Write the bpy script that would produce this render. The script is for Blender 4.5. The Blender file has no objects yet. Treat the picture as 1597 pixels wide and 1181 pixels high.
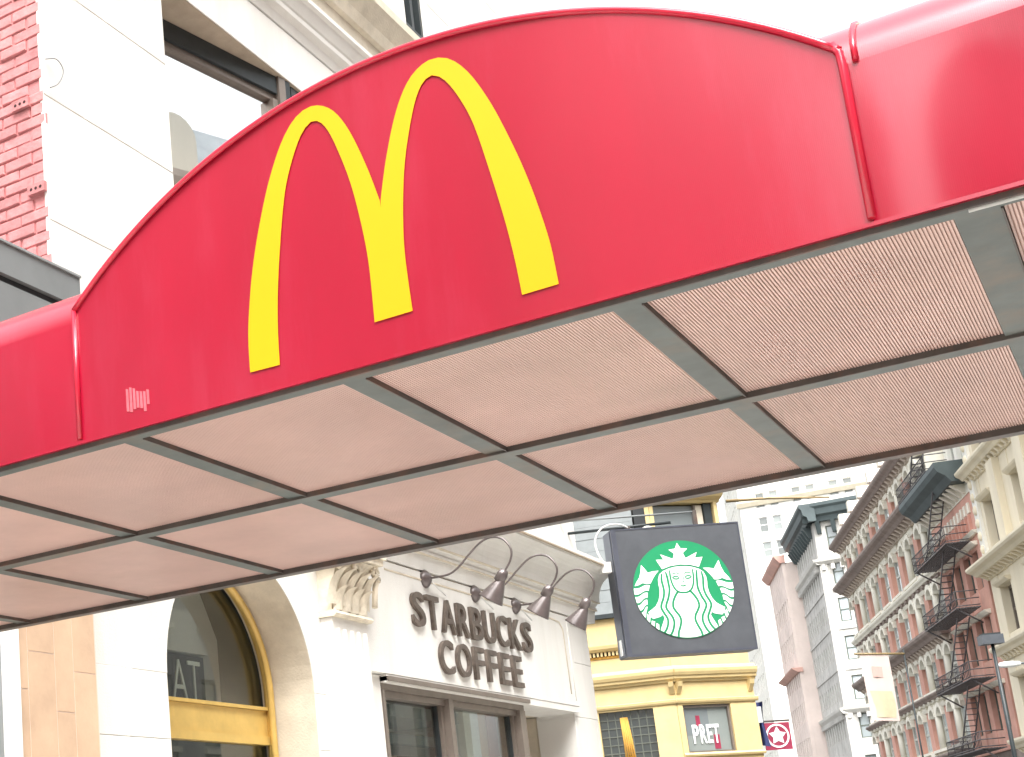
import bpy, math, random
from math import sin, cos, pi, radians, sqrt
from mathutils import Vector, Matrix
from mathutils.geometry import tessellate_polygon
random.seed(7)
scene = bpy.context.scene
col = scene.collection

# ------------------------------------------------------------------ camera
cd = bpy.data.cameras.new('camera')
cam = bpy.data.objects.new('camera', cd); col.objects.link(cam)
AZ, PITCH, ROLL = -0.600, 0.2404, -0.0638
fw = Vector((sin(AZ)*cos(PITCH), cos(AZ)*cos(PITCH), sin(PITCH)))
rt0 = Vector((cos(AZ), -sin(AZ), 0)); up0 = rt0.cross(fw)
rt = rt0*cos(ROLL) + up0*sin(ROLL); up = up0*cos(ROLL) - rt0*sin(ROLL)
cam.matrix_world = Matrix(((rt.x, up.x, -fw.x, 0), (rt.y, up.y, -fw.y, 0), (rt.z, up.z, -fw.z, 1.6), (0, 0, 0, 1)))
cd.sensor_fit = 'HORIZONTAL'; cd.sensor_width = 36.0
cd.lens = 36.0*2289.1/1597.0
cd.shift_x = (798.5-251.17)/1597.0
cd.shift_y = (815.48-590.5)/1597.0
cd.clip_start = 0.05; cd.clip_end = 3000
scene.camera = cam

# ------------------------------------------------------------------ sky, sun, exposure (overcast)
SUN_AZ = radians(146)      # clockwise from +Y: behind the camera, a little to the right
SUN_EL = radians(58)
world = bpy.data.worlds.new('World'); scene.world = world; world.use_nodes = True
wn = world.node_tree.nodes; wl = world.node_tree.links
bg = wn['Background']
sky = wn.new('ShaderNodeTexSky'); sky.sky_type = 'NISHITA'; sky.sun_disc = False
sky.sun_elevation = SUN_EL; sky.sun_rotation = SUN_AZ
sky.dust_density = 6.0; sky.air_density = 1.2; sky.ozone_density = 1.0
hs = wn.new('ShaderNodeHueSaturation'); hs.inputs['Saturation'].default_value = 0.12
hs.inputs['Value'].default_value = 1.0
wl.new(sky.outputs[0], hs.inputs['Color']); wl.new(hs.outputs[0], bg.inputs['Color'])
bg.inputs['Strength'].default_value = 0.15
sd = bpy.data.lights.new('sun', 'SUN'); sd.energy = 0.75; sd.angle = radians(30); sd.color = (1.0, 0.97, 0.93)
sun = bpy.data.objects.new('sun', sd); col.objects.link(sun)
sdir = Vector((sin(SUN_AZ)*cos(SUN_EL), cos(SUN_AZ)*cos(SUN_EL), sin(SUN_EL)))
sun.rotation_euler = sdir.to_track_quat('Z', 'Y').to_euler(); sun.location = sdir*60
vs = scene.view_settings
vs.view_transform = 'Standard'; vs.look = 'None'; vs.gamma = 1.0; vs.use_curve_mapping = False
vs.exposure = 1.78
scene.cycles.use_denoising = True
scene.cycles.max_bounces = 7; scene.cycles.diffuse_bounces = 4; scene.cycles.glossy_bounces = 4; scene.cycles.transparent_max_bounces = 8

# ------------------------------------------------------------------ materials
def nodes(name):
    m = bpy.data.materials.new(name); m.use_nodes = True
    return m, m.node_tree.nodes, m.node_tree.links, m.node_tree.nodes['Principled BSDF']
def P(name, c, rough=0.7, var=0.10, vs_=3.0, bump=0.0, bs=60.0, spec=0.4, metal=0.0, stain=None, stain_amt=0.0, stain_scale=1.2, rnd=0.0, coat=0.0, vert=False, dist=0.01, emit=0.0):
    m, N, L, B = nodes(name)
    geo = N.new('ShaderNodeNewGeometry')
    mp = N.new('ShaderNodeMapping'); L.new(geo.outputs['Position'], mp.inputs['Vector'])
    if vert: mp.inputs['Scale'].default_value = (1, 1, 0.18)
    nz = N.new('ShaderNodeTexNoise'); nz.inputs['Scale'].default_value = vs_; nz.inputs['Detail'].default_value = 7; nz.inputs['Roughness'].default_value = 0.62
    L.new(mp.outputs[0], nz.inputs['Vector'])
    mr = N.new('ShaderNodeMapRange'); mr.inputs[1].default_value = 0.3; mr.inputs[2].default_value = 0.7
    mr.inputs[3].default_value = 1-var; mr.inputs[4].default_value = 1+var
    L.new(nz.outputs['Fac'], mr.inputs[0])
    mul = N.new('ShaderNodeVectorMath'); mul.operation = 'SCALE'; mul.inputs[0].default_value = c[:3]
    L.new(mr.outputs[0], mul.inputs['Scale'])
    out = mul.outputs[0]
    if rnd:
        oi = N.new('ShaderNodeObjectInfo'); m2 = N.new('ShaderNodeMapRange'); m2.inputs[3].default_value = 1-rnd; m2.inputs[4].default_value = 1+rnd
        L.new(oi.outputs['Random'], m2.inputs[0])
        mu2 = N.new('ShaderNodeVectorMath'); mu2.operation = 'SCALE'; L.new(out, mu2.inputs[0]); L.new(m2.outputs[0], mu2.inputs['Scale']); out = mu2.outputs[0]
    if stain:
        n2 = N.new('ShaderNodeTexNoise'); n2.inputs['Scale'].default_value = stain_scale; n2.inputs['Detail'].default_value = 8; n2.inputs['Roughness'].default_value = 0.7
        L.new(mp.outputs[0], n2.inputs['Vector'])
        r2 = N.new('ShaderNodeMapRange'); r2.inputs[1].default_value = 0.5; r2.inputs[2].default_value = 0.75; r2.inputs[4].default_value = stain_amt
        L.new(n2.outputs['Fac'], r2.inputs[0])
        mx = N.new('ShaderNodeMix'); mx.data_type = 'RGBA'; L.new(r2.outputs[0], mx.inputs[0]); L.new(out, mx.inputs[6]); mx.inputs[7].default_value = (*stain, 1); out = mx.outputs[2]
    L.new(out, B.inputs['Base Color'])
    B.inputs['Roughness'].default_value = rough; B.inputs['Specular IOR Level'].default_value = spec; B.inputs['Metallic'].default_value = metal
    if coat: B.inputs['Coat Weight'].default_value = coat; B.inputs['Coat Roughness'].default_value = 0.12
    if bump:
        n3 = N.new('ShaderNodeTexNoise'); n3.inputs['Scale'].default_value = bs; n3.inputs['Detail'].default_value = 5
        L.new(geo.outputs['Position'], n3.inputs['Vector'])
        b = N.new('ShaderNodeBump'); b.inputs['Strength'].default_value = bump; b.inputs['Distance'].default_value = dist
        L.new(n3.outputs['Fac'], b.inputs['Height']); L.new(b.outputs[0], B.inputs['Normal'])
    return m
def weave(name, c, rough, axis, spacing, strength, var=0.05, spec=0.5, sheen=0.0, trans=None, dist=0.002, dark=0.0, nzamt=3.0, coat=0.0, stain=None):
    """fabric or fluted sheet: fine parallel ribs as relief on top of a noisy colour"""
    m = P(name, c, rough, var=var, vs_=2.2, spec=spec, stain=stain, stain_amt=0.55, stain_scale=2.6, vert=bool(stain))
    N = m.node_tree.nodes; L = m.node_tree.links; B = N['Principled BSDF']
    geo = N.new('ShaderNodeNewGeometry'); sx = N.new('ShaderNodeSeparateXYZ'); L.new(geo.outputs['Position'], sx.inputs[0])
    hs_ = []
    if coat: B.inputs['Coat Weight'].default_value = coat; B.inputs['Coat Roughness'].default_value = 0.17; B.inputs['Coat IOR'].default_value = 1.65
    for a, sp in ((axis, spacing),):
        mu = N.new('ShaderNodeMath'); mu.operation = 'MULTIPLY'; mu.inputs[1].default_value = 2*pi/sp; L.new(sx.outputs[a], mu.inputs[0])
        sn = N.new('ShaderNodeMath'); sn.operation = 'SINE'; L.new(mu.outputs[0], sn.inputs[0]); hs_.append(sn.outputs[0])
    n3 = N.new('ShaderNodeTexNoise'); n3.inputs['Scale'].default_value = 9; n3.inputs['Detail'].default_value = 3; L.new(geo.outputs['Position'], n3.inputs['Vector'])
    ad = N.new('ShaderNodeMath'); ad.operation = 'MULTIPLY_ADD'; L.new(n3.outputs['Fac'], ad.inputs[0]); ad.inputs[1].default_value = nzamt; L.new(hs_[0], ad.inputs[2])
    b = N.new('ShaderNodeBump'); b.inputs['Strength'].default_value = strength; b.inputs['Distance'].default_value = dist
    L.new(ad.outputs[0], b.inputs['Height']); L.new(b.outputs[0], B.inputs['Normal'])
    return m
def glass(name, tint=(0.75, 0.8, 0.8), refl=1.0, base=0.05, bl=0.12):
    m, N, L, B = nodes(name); N.remove(B)
    out = N['Material Output']; g = N.new('ShaderNodeBsdfGlossy'); g.inputs['Roughness'].default_value = 0.01; g.inputs['Color'].default_value = (refl, refl, refl, 1)
    t = N.new('ShaderNodeBsdfTransparent'); t.inputs['Color'].default_value = (*tint, 1)
    f = N.new('ShaderNodeLayerWeight'); pw5 = N.new('ShaderNodeMath'); pw5.operation = 'POWER'; pw5.inputs[1].default_value = 4.0; L.new(f.outputs['Facing'], pw5.inputs[0])
    ad = N.new('ShaderNodeMath'); ad.operation = 'ADD'; ad.use_clamp = True; ad.inputs[1].default_value = base; L.new(pw5.outputs[0], ad.inputs[0])
    mx = N.new('ShaderNodeMixShader'); L.new(ad.outputs[0], mx.inputs[0]); L.new(t.outputs[0], mx.inputs[1]); L.new(g.outputs[0], mx.inputs[2])
    L.new(mx.outputs[0], out.inputs['Surface'])
    return m
def pane(name, c, rough=0.05, spec=1.0):
    m, N, L, B = nodes(name)
    B.inputs['Base Color'].default_value = (*c, 1); B.inputs['Roughness'].default_value = rough; B.inputs['Specular IOR Level'].default_value = spec
    B.inputs['IOR'].default_value = 1.6; B.inputs['Coat Weight'].default_value = 0.6; B.inputs['Coat Roughness'].default_value = 0.02
    oi = N.new('ShaderNodeObjectInfo'); cr = N.new('ShaderNodeMapRange'); cr.inputs[3].default_value = 0.45; cr.inputs[4].default_value = 1.5; L.new(oi.outputs['Random'], cr.inputs[0])
    mu = N.new('ShaderNodeVectorMath'); mu.operation = 'SCALE'; mu.inputs[0].default_value = c; L.new(cr.outputs[0], mu.inputs['Scale']); L.new(mu.outputs[0], B.inputs['Base Color'])
    return m
M = {}
M['vinyl'] = weave('red_vinyl', (0.375, 0.0015, 0.026), 0.40, 0, 0.0035, 0.10, var=0.10, spec=0.3, dist=0.0006, coat=1.0, stain=(0.47, 0.040, 0.085))
M['piping'] = P('red_piping', (0.60, 0.02, 0.05), 0.22, var=0.05, spec=0.7)
M['yellow_vinyl'] = P('yellow_vinyl', (0.76, 0.40, 0.003), 0.45, var=0.02, spec=0.4)
M['residue'] = P('glue_residue', (0.62, 0.13, 0.16), 0.8, var=0.15, vs_=60)
M['soffit'] = P('soffit_sheet', (0.62, 0.43, 0.38), 0.5, var=0.09, vs_=3.0, spec=0.5, coat=0.12, rnd=0.05, stain=(0.50, 0.34, 0.28), stain_amt=0.5, stain_scale=2.0)
M['soffit_back'] = P('soffit_groove', (0.40, 0.25, 0.21), 0.7, var=0.1)  # darker than the flutes, deepening the grooves' shade by colour
M['steel'] = P('painted_steel', (0.085, 0.105, 0.10), 0.5, var=0.25, vs_=8, spec=0.5, stain=(0.20, 0.13, 0.08), stain_amt=0.5, stain_scale=5)
M['dark_steel'] = P('dark_steel', (0.075, 0.065, 0.058), 0.5, var=0.3, vs_=10, stain=(0.22, 0.09, 0.05), stain_amt=0.6, stain_scale=6)
M['stone'] = P('white_stone', (0.71, 0.70, 0.66), 0.75, var=0.05, vs_=2, bump=0.25, bs=90, rnd=0.02, stain=(0.47, 0.43, 0.36), stain_amt=0.38, stain_scale=1.1, vert=True)
M['stone_tan'] = P('weathered_stone', (0.62, 0.56, 0.45), 0.8, var=0.12, vs_=5, bump=0.3, bs=60, stain=(0.34, 0.28, 0.2), stain_amt=0.45, stain_scale=1.8)
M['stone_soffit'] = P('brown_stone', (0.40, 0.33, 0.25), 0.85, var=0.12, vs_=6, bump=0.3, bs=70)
M['capital'] = P('capital_stone', (0.66, 0.60, 0.48), 0.8, var=0.15, vs_=8, bump=0.4, bs=50, stain=(0.36, 0.29, 0.2), stain_amt=0.5, stain_scale=5)
M['joint'] = P('mortar_joint', (0.48, 0.46, 0.42), 0.9, var=0.1)
M['frame_dark'] = P('dark_frame', (0.025, 0.032, 0.034), 0.45, var=0.2, vs_=8)
M['frame_brown'] = P('bronze_frame', (0.20, 0.17, 0.145), 0.4, var=0.12, vs_=8, metal=0.3)
M['gold'] = P('gold_paint', (0.60, 0.41, 0.12), 0.4, var=0.12, vs_=6, metal=0.15, spec=0.5)
M['glass'] = glass('window_glass', (0.85, 0.88, 0.86))
M['glass_mirror'] = glass('reflective_window_glass', (0.3, 0.34, 0.36), 0.97, 0.72)
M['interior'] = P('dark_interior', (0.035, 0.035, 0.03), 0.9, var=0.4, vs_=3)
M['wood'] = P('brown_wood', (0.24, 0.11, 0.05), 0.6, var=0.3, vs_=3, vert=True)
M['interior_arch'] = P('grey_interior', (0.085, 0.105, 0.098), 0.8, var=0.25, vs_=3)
M['interior_wall'] = P('pale_interior_wall', (0.6, 0.62, 0.58), 0.8)
M['white_paint'] = P('white_paint', (0.8, 0.8, 0.78), 0.5, var=0.04)
M['brick_paint'] = P('painted_pink_brick', (0.54, 0.225, 0.225), 0.85, var=0.22, vs_=9, bump=0.7, bs=45, rnd=0.08, stain=(0.70, 0.38, 0.36), stain_amt=0.5, stain_scale=3, dist=0.006)
M['mortar_pink'] = P('pink_mortar', (0.54, 0.22, 0.22), 0.9, var=0.2, vs_=12, bump=0.5, bs=80, dist=0.006)
M['hole'] = P('brick_core', (0.05, 0.02, 0.02), 0.9)
M['grey_metal'] = P('grey_cladding', (0.17, 0.185, 0.185), 0.45, var=0.10, vs_=3, spec=0.5)
M['grey_metal2'] = P('grey_cladding_light', (0.24, 0.26, 0.26), 0.5, var=0.10, vs_=3)
M['tile'] = P('tan_tile', (0.55, 0.39, 0.265), 0.6, var=0.10, vs_=5, rnd=0.05, bump=0.1)
M['grout'] = P('pale_grout', (0.68, 0.56, 0.46), 0.9)
M['cream'] = P('cream_panel', (0.72, 0.66, 0.38), 0.6, var=0.1)
M['letter'] = P('bronze_letter', (0.125, 0.10, 0.083), 0.5, var=0.3, vs_=20, metal=0.25)
M['lamp_metal'] = P('lamp_metal', (0.12, 0.10, 0.097), 0.3, var=0.25, vs_=12, metal=0.3, spec=0.8)
M['lamp_white'] = P('lamp_enamel', (0.75, 0.75, 0.72), 0.4)
M['sign_black'] = P('charcoal_sign', (0.075, 0.083, 0.094), 0.35, var=0.15, vs_=4, spec=0.55)
M['sign_edge'] = P('sign_edge', (0.09, 0.10, 0.125), 0.35, var=0.15, metal=0.4)
M['green'] = P('sign_green', (0.010, 0.23, 0.095), 0.45, var=0.05)
M['white_sign'] = P('sign_white', (0.83, 0.85, 0.84), 0.45, var=0.03)
M['cable'] = P('white_cable', (0.62, 0.62, 0.60), 0.5)
M['yellow_paint'] = P('yellow_facade_paint', (0.62, 0.48, 0.235), 0.6, var=0.07, vs_=2.5, bump=0.1, stain=(0.6, 0.38, 0.12), stain_amt=0.25, stain_scale=1.5)
M['curtain'] = P('gold_curtain', (0.55, 0.3, 0.06), 0.8, var=0.3, vs_=6, vert=True)
M['lead'] = P('window_lead', (0.11, 0.12, 0.10), 0.5)
M['maroon'] = P('maroon_cloth', (0.27, 0.025, 0.06), 0.7, var=0.12, vs_=5)
M['navy'] = P('navy_cloth', (0.03, 0.04, 0.12), 0.8, var=0.4, vs_=4)
M['black'] = P('black_paint', (0.02, 0.022, 0.024), 0.5)
M['pole_brown'] = P('brown_pole', (0.30, 0.22, 0.11), 0.5, var=0.2)
M['banner'] = P('pale_banner', (0.62, 0.52, 0.485), 0.8, var=0.06, vs_=1.5)
M['banner_print'] = P('banner_print', (0.60, 0.38, 0.34), 0.8, var=0.1)
M['banner_cream'] = P('banner_cream', (0.62, 0.50, 0.34), 0.8, var=0.08)
M['brick'] = P('red_brick', (0.55, 0.30, 0.24), 0.85, var=0.16, vs_=0.9, rnd=0.10, stain=(0.6, 0.34, 0.24), stain_amt=0.5, stain_scale=0.5)  # far haze put into a lighter, greyer red
M['pale_stone'] = P('pale_stone', (0.78, 0.75, 0.65), 0.8, var=0.10, vs_=0.8, stain=(0.36, 0.33, 0.26), stain_amt=0.35, stain_scale=0.6, vert=True)
M['cornice_dark'] = P('dark_cornice', (0.26, 0.205, 0.18), 0.7, var=0.25, vs_=1.2)  # brown lightened in place of distance haze
M['cornice_green'] = P('green_cornice', (0.070, 0.092, 0.095), 0.6, var=0.2, vs_=0.8)  # tone lifted and greyed, haze included in the colour
M['cornice_pale'] = P('pale_cornice', (0.55, 0.47, 0.40), 0.7, var=0.15, vs_=1.0)
M['grey_stone'] = P('grey_stone', (0.52, 0.51, 0.485), 0.85, var=0.16, vs_=0.6, stain=(0.22, 0.21, 0.19), stain_amt=0.35, stain_scale=0.25)
M['grey_lit'] = P('grey_limestone_lit', (0.60, 0.585, 0.545), 0.85, var=0.08, vs_=0.5, stain=(0.42, 0.40, 0.36), stain_amt=0.35, stain_scale=0.3, vert=True)  # paler than the side wall: the front's brighter light put into the colour
M['white_stone_far'] = P('white_limestone', (0.78, 0.77, 0.71), 0.85, var=0.06, vs_=0.3, stain=(0.6, 0.56, 0.46), stain_amt=0.3, stain_scale=0.12, vert=True)
M['beige_stone'] = P('beige_limestone', (0.74, 0.67, 0.52), 0.85, var=0.09, vs_=0.6, stain=(0.5, 0.42, 0.28), stain_amt=0.35, stain_scale=0.4, vert=True)
M['pink_stone'] = P('pink_stucco', (0.70, 0.60, 0.55), 0.85, var=0.12, vs_=0.3)
M['pink_trim'] = P('pink_trim', (0.62, 0.38, 0.32), 0.8, var=0.15, vs_=0.5)
M['sash'] = P('window_sash', (0.50, 0.50, 0.45), 0.5, var=0.1)
M['sash_dark'] = P('dark_sash', (0.12, 0.14, 0.12), 0.5, var=0.1)
M['pane_pale'] = pane('pale_pane', (0.34, 0.39, 0.40))  # pale base colour carries the white sky's reflection
M['pane_mid'] = pane('mid_pane', (0.16, 0.18, 0.17))
M['pane_dark'] = pane('dark_pane', (0.03, 0.035, 0.035))
M['iron'] = P('black_iron', (0.105, 0.098, 0.10), 0.6, var=0.3, vs_=2)  # black lifted to grey, haze painted into the iron
M['asphalt'] = P('asphalt', (0.08, 0.08, 0.078), 0.9, var=0.2, vs_=4, bump=0.4, bs=120)
M['concrete'] = P('sidewalk_concrete', (0.56, 0.535, 0.50), 0.9, var=0.12, vs_=2, bump=0.2, bs=90)
M['line_paint'] = P('road_paint', (0.72, 0.72, 0.7), 0.7, var=0.12, vs_=6)
M['slate'] = P('slate_roof', (0.40, 0.44, 0.46), 0.6, var=0.15, vs_=1)  # slate paled, with haze put into its colour

# ------------------------------------------------------------------ geometry helpers
class Frame:
    """s runs along a wall (to the right seen from outside), n outwards, z up"""
    def __init__(self, o, deg):
        t = radians(deg); self.deg = t; self.o = Vector((o[0], o[1], 0))
        self.x = Vector((cos(t), sin(t), 0)); self.n = Vector((sin(t), -cos(t), 0))
    def p(self, s, n, z): return self.o + self.x*s + self.n*n + Vector((0, 0, z))
    def sub(self, s, n=0): return Frame(self.p(s, n, 0), math.degrees(self.deg))
W0 = Frame((0, 0, 0), 0)
class MB:
    def __init__(self, fr=None): self.v = []; self.f = []; self.fr = fr; self.sm = []
    def P_(self, a, b, c): return tuple(self.fr.p(a, b, c)) if self.fr else (a, b, c)
    def quadbox(self, pts):      # 8 points, bottom ring then top ring
        i = len(self.v); self.v += pts
        for f in ((0, 3, 2, 1), (4, 5, 6, 7), (0, 1, 5, 4), (1, 2, 6, 5), (2, 3, 7, 6), (3, 0, 4, 7)): self.f.append(tuple(i+k for k in f))
    def box(self, a0, a1, b0, b1, c0, c1):
        q = self.P_
        self.quadbox([q(a0, b0, c0), q(a1, b0, c0), q(a1, b1, c0), q(a0, b1, c0), q(a0, b0, c1), q(a1, b0, c1), q(a1, b1, c1), q(a0, b1, c1)]); return self
    def plate(self, poly, n0, n1):       # polygon in (s, z), extruded from n0 to n1
        i = len(self.v); k = len(poly)
        self.v += [self.P_(s, n0, z) for s, z in poly] + [self.P_(s, n1, z) for s, z in poly]
        for t in tessellate_polygon([[Vector((s, z, 0)) for s, z in poly]]):
            self.f.append((i+t[2], i+t[1], i+t[0])); self.f.append((i+k+t[0], i+k+t[1], i+k+t[2]))
        for j in range(k): self.f.append((i+j, i+(j+1) % k, i+k+(j+1) % k, i+k+j))
        return self
    def mould(self, prof, s0, s1):       # closed profile in (n, z) swept along s
        i = len(self.v); k = len(prof)
        self.v += [self.P_(s0, n, z) for n, z in prof] + [self.P_(s1, n, z) for n, z in prof]
        for t in tessellate_polygon([[Vector((n, z, 0)) for n, z in prof]]):
            self.f.append((i+t[2], i+t[1], i+t[0])); self.f.append((i+k+t[0], i+k+t[1], i+k+t[2]))
        for j in range(k): self.f.append((i+j, i+(j+1) % k, i+k+(j+1) % k, i+k+j))
        return self
    def tube(self, path, r, seg=8, taper=None):
        pts = [Vector(self.P_(*p)) for p in path]; i0 = len(self.v); n = len(pts)
        prev = None
        for k, p in enumerate(pts):
            d = (pts[min(k+1, n-1)]-pts[max(k-1, 0)]).normalized()
            a = prev if prev is not None else Vector((0, 0, 1))
            if abs(d.dot(a)) > 0.95: a = Vector((1, 0, 0)) if abs(d.x) < 0.9 else Vector((0, 1, 0))
            e = (a - d*a.dot(d)).normalized(); prev = e; g = d.cross(e)
            rr = r if taper is None else r*(taper[0]+(taper[1]-taper[0])*k/(n-1))
            for j in range(seg):
                t = 2*pi*j/seg; self.v.append(tuple(p+e*(rr*cos(t))+g*(rr*sin(t))))
        for k in range(n-1):
            for j in range(seg):
                a = i0+k*seg+j; b = i0+k*seg+(j+1) % seg; self.f.append((a, b, b+seg, a+seg)); self.sm.append(len(self.f)-1)
        self.f.append(tuple(i0+j for j in reversed(range(seg)))); self.f.append(tuple(i0+(n-1)*seg+j for j in range(seg)))
        return self
    def lathe(self, base, axis, prof, seg=20):    # profile (r, h) along axis
        b = Vector(self.P_(*base)); ax = Vector(axis).normalized()
        e = ax.orthogonal().normalized(); g = ax.cross(e); i0 = len(self.v)
        for r, h in prof:
            for j in range(seg):
                t = 2*pi*j/seg; self.v.append(tuple(b+ax*h+(e*cos(t)+g*sin(t))*r))
        for k in range(len(prof)-1):
            for j in range(seg):
                a = i0+k*seg+j; c = i0+k*seg+(j+1) % seg; self.f.append((a, c, c+seg, a+seg)); self.sm.append(len(self.f)-1)
        return self
    def grid(self, fn, nu, nv):
        i0 = len(self.v)
        for j in range(nv+1):
            for i in range(nu+1): self.v.append(tuple(fn(i/nu, j/nv)))
        for j in range(nv):
            for i in range(nu):
                a = i0+j*(nu+1)+i; self.f.append((a, a+1, a+nu+2, a+nu+1)); self.sm.append(len(self.f)-1)
        return self
    def mesh(self, name, mat, off=None):
        me = bpy.data.meshes.new(name)
        o = off or Vector((0, 0, 0))
        me.from_pydata([(a[0]-o.x, a[1]-o.y, a[2]-o.z) for a in self.v], [], self.f)
        if mat: me.materials.append(M[mat])
        if self.sm:
            fl = [False]*len(self.f)
            for i in self.sm: fl[i] = True
            me.polygons.foreach_set('use_smooth', fl)
        me.update(); return me
def wloc(o):
    p = Vector((0, 0, 0))
    while o is not None: p += o.location; o = o.parent
    return p
def link(name, me, parent=None, loc=None, rz=None):
    o = bpy.data.objects.new(name, me); col.objects.link(o)
    if parent is not None: o.parent = parent
    if loc is not None: o.location = loc
    if rz is not None: o.rotation_euler = (0, 0, rz)
    return o
def part(name, mb, mat, parent): return link(name, mb.mesh(name, mat, wloc(parent)), parent)
def tag(o, label, cat=None, group=None):
    o['label'] = label
    if cat: o['category'] = cat
    if group: o['group'] = group
    return o
def thing(name, label, cat, loc, group=None):
    o = bpy.data.objects.new(name, None); col.objects.link(o); o.location = loc; o.empty_display_size = 0.3
    return tag(o, label, cat, group)
def single(name, mb, mat, label, cat, group=None):
    o = link(name, mb.mesh(name, mat)); return tag(o, label, cat, group)
def struct(name, mb, mat):
    o = link(name, mb.mesh(name, mat)); o['kind'] = 'structure'; return o
def smooth_path(pts, n=6):
    """Catmull-Rom through points of any dimension"""
    out = []
    for i in range(len(pts)-1):
        p0 = pts[max(i-1, 0)]; p1 = pts[i]; p2 = pts[i+1]; p3 = pts[min(i+2, len(pts)-1)]
        for k in range(n):
            t = k/n
            out.append(tuple(0.5*(2*b+(c-a)*t+(2*a-5*b+4*c-d)*t*t+(3*b-a-3*c+d)*t**3) for a, b, c, d in zip(p0, p1, p2, p3)))
    out.append(tuple(pts[-1])); return out
def letter_mesh(ch, mat, w, h, depth, bold=0.0):
    """one glyph of the built-in font as a solid mesh, fitted to w by h, lower-left corner at origin, in x/z, facing -y"""
    cu = bpy.data.curves.new('glyph', 'FONT'); cu.body = ch; cu.size = 1; cu.offset = bold; cu.extrude = 0.5; cu.resolution_u = 6
    ob = bpy.data.objects.new('glyph', cu); col.objects.link(ob)
    me = bpy.data.meshes.new_from_object(ob.evaluated_get(bpy.context.evaluated_depsgraph_get())) if False else bpy.data.meshes.new_from_object(ob)
    bpy.data.objects.remove(ob); bpy.data.curves.remove(cu)
    xs = [v.co.x for v in me.vertices]; ys = [v.co.y for v in me.vertices]
    x0, x1, y0, y1 = min(xs), max(xs), min(ys), max(ys)
    for v in me.vertices:
        x, y, z = v.co
        v.co = ((x-x0)/(x1-x0)*w, -(z+0.5)*depth, (y-y0)/(y1-y0)*h)
    me.materials.clear(); me.materials.append(M[mat]); me.name = 'letter'; me.update(); return me

# ------------------------------------------------------------------ setting
struct('ground', MB().box(-900, 900, -300, 1500, -0.6, -0.16), 'asphalt')
struct('road', MB().box(1.35, 11.5, -40, 14.2, -0.158, -0.13), 'asphalt')
sw = struct('sidewalk', MB().box(-4.99, 1.2, -20, 14.9, -0.155, 0.0), 'concrete')
struct('far_sidewalk', MB().box(11.5, 17.0, -20, 60, -0.155, 0.0), 'concrete')
part('kerb', MB().box(1.203, 1.35, -20, 14.9, -0.155, 0.004), 'stone_soffit', sw)
for i in range(14):
    y = -10+i*1.6
    part('paving_joint', MB().box(-4.98, 1.19, y, y+0.012, 0.0005, 0.002), 'joint', sw)

# ------------------------------------------------------------------ red entrance canopy
Y0, Y1, ZS, ZE = 2.863, 4.70, 2.70, 3.066
XA, XB = -4.79, 1.05
PX0, PX1 = -2.18, -0.312
can = thing('entrance_canopy', 'red vinyl sidewalk canopy with arched panel and big yellow M', 'canopy', (-1.25, 3.78, 2.70))
RC = 1.377; ZT = 3.426; XC = (PX0+PX1)/2
def arch_z(x): return ZT-RC+sqrt(max(RC*RC-(x-XC)**2, 0))
def wob(x, z): return 0.004*sin(x*3.1+z*2.0)+0.0025*sin(x*7.3-z*5.0+1.0)
def fpanel(u, v):
    x = PX0+(PX1-PX0)*u; zt = arch_z(x); z = ZS+(zt-ZS)*v
    return (x, Y0-0.012-0.010*sin(pi*u)*sin(pi*min(v, 1))+wob(x, z)*sin(pi*u), z)
panel = part('arched_side_panel', MB().grid(fpanel, 60, 20), 'vinyl', can)
tag(panel, 'arched red panel carrying the yellow M')
def side(u, v, xa, xb, y, sg, seed):
    x = xa+(xb-xa)*u; z = ZS+(ZE-0.03-ZS)*v
    b = 0.024*sin((x-xa)*2*pi/0.82+seed)+0.004*sin((x-xa)*2*pi/0.37+2*seed)
    return (x, y-sg*(b*min(1, 6*u)*min(1, 6*(1-u))*(1-v**3)+0.006*sin(pi*v)), z)
part('side_panel', MB().grid(lambda u, v: side(u, v, XA, PX0, Y0, 1, 0.3), 60, 10), 'vinyl', can)
part('side_panel', MB().grid(lambda u, v: side(u, v, PX1, XB, Y0, 1, 2.4), 60, 10), 'vinyl', can)
part('side_panel', MB().grid(lambda u, v: side(1-u, v, XA, XB, Y1, -1, 0.9), 60, 10), 'vinyl', can)
part('end_panel', MB().box(XB, XB+0.006, Y0, Y1, ZS, ZE), 'vinyl', can)
# barrel roof: elliptic section over the full length, with a rounded shoulder
def roof(u, v):
    x = XA+(XB-XA)*u; t = pi*v
    y = (Y0+Y1)/2-(Y1-Y0)/2*cos(t); z = ZE-0.03+0.255*sin(t)**0.9
    return (x, y, z)
part('barrel_roof', MB().grid(roof, 40, 40), 'vinyl', can)
# cross dormer behind the arched panel
def dorm(u, v):
    x = PX0+(PX1-PX0)*u; return (x, Y0-0.011+(Y1-Y0+0.01)*v, arch_z(x)-0.002)
part('dormer_roof', MB().grid(dorm, 48, 2), 'vinyl', can)
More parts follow.
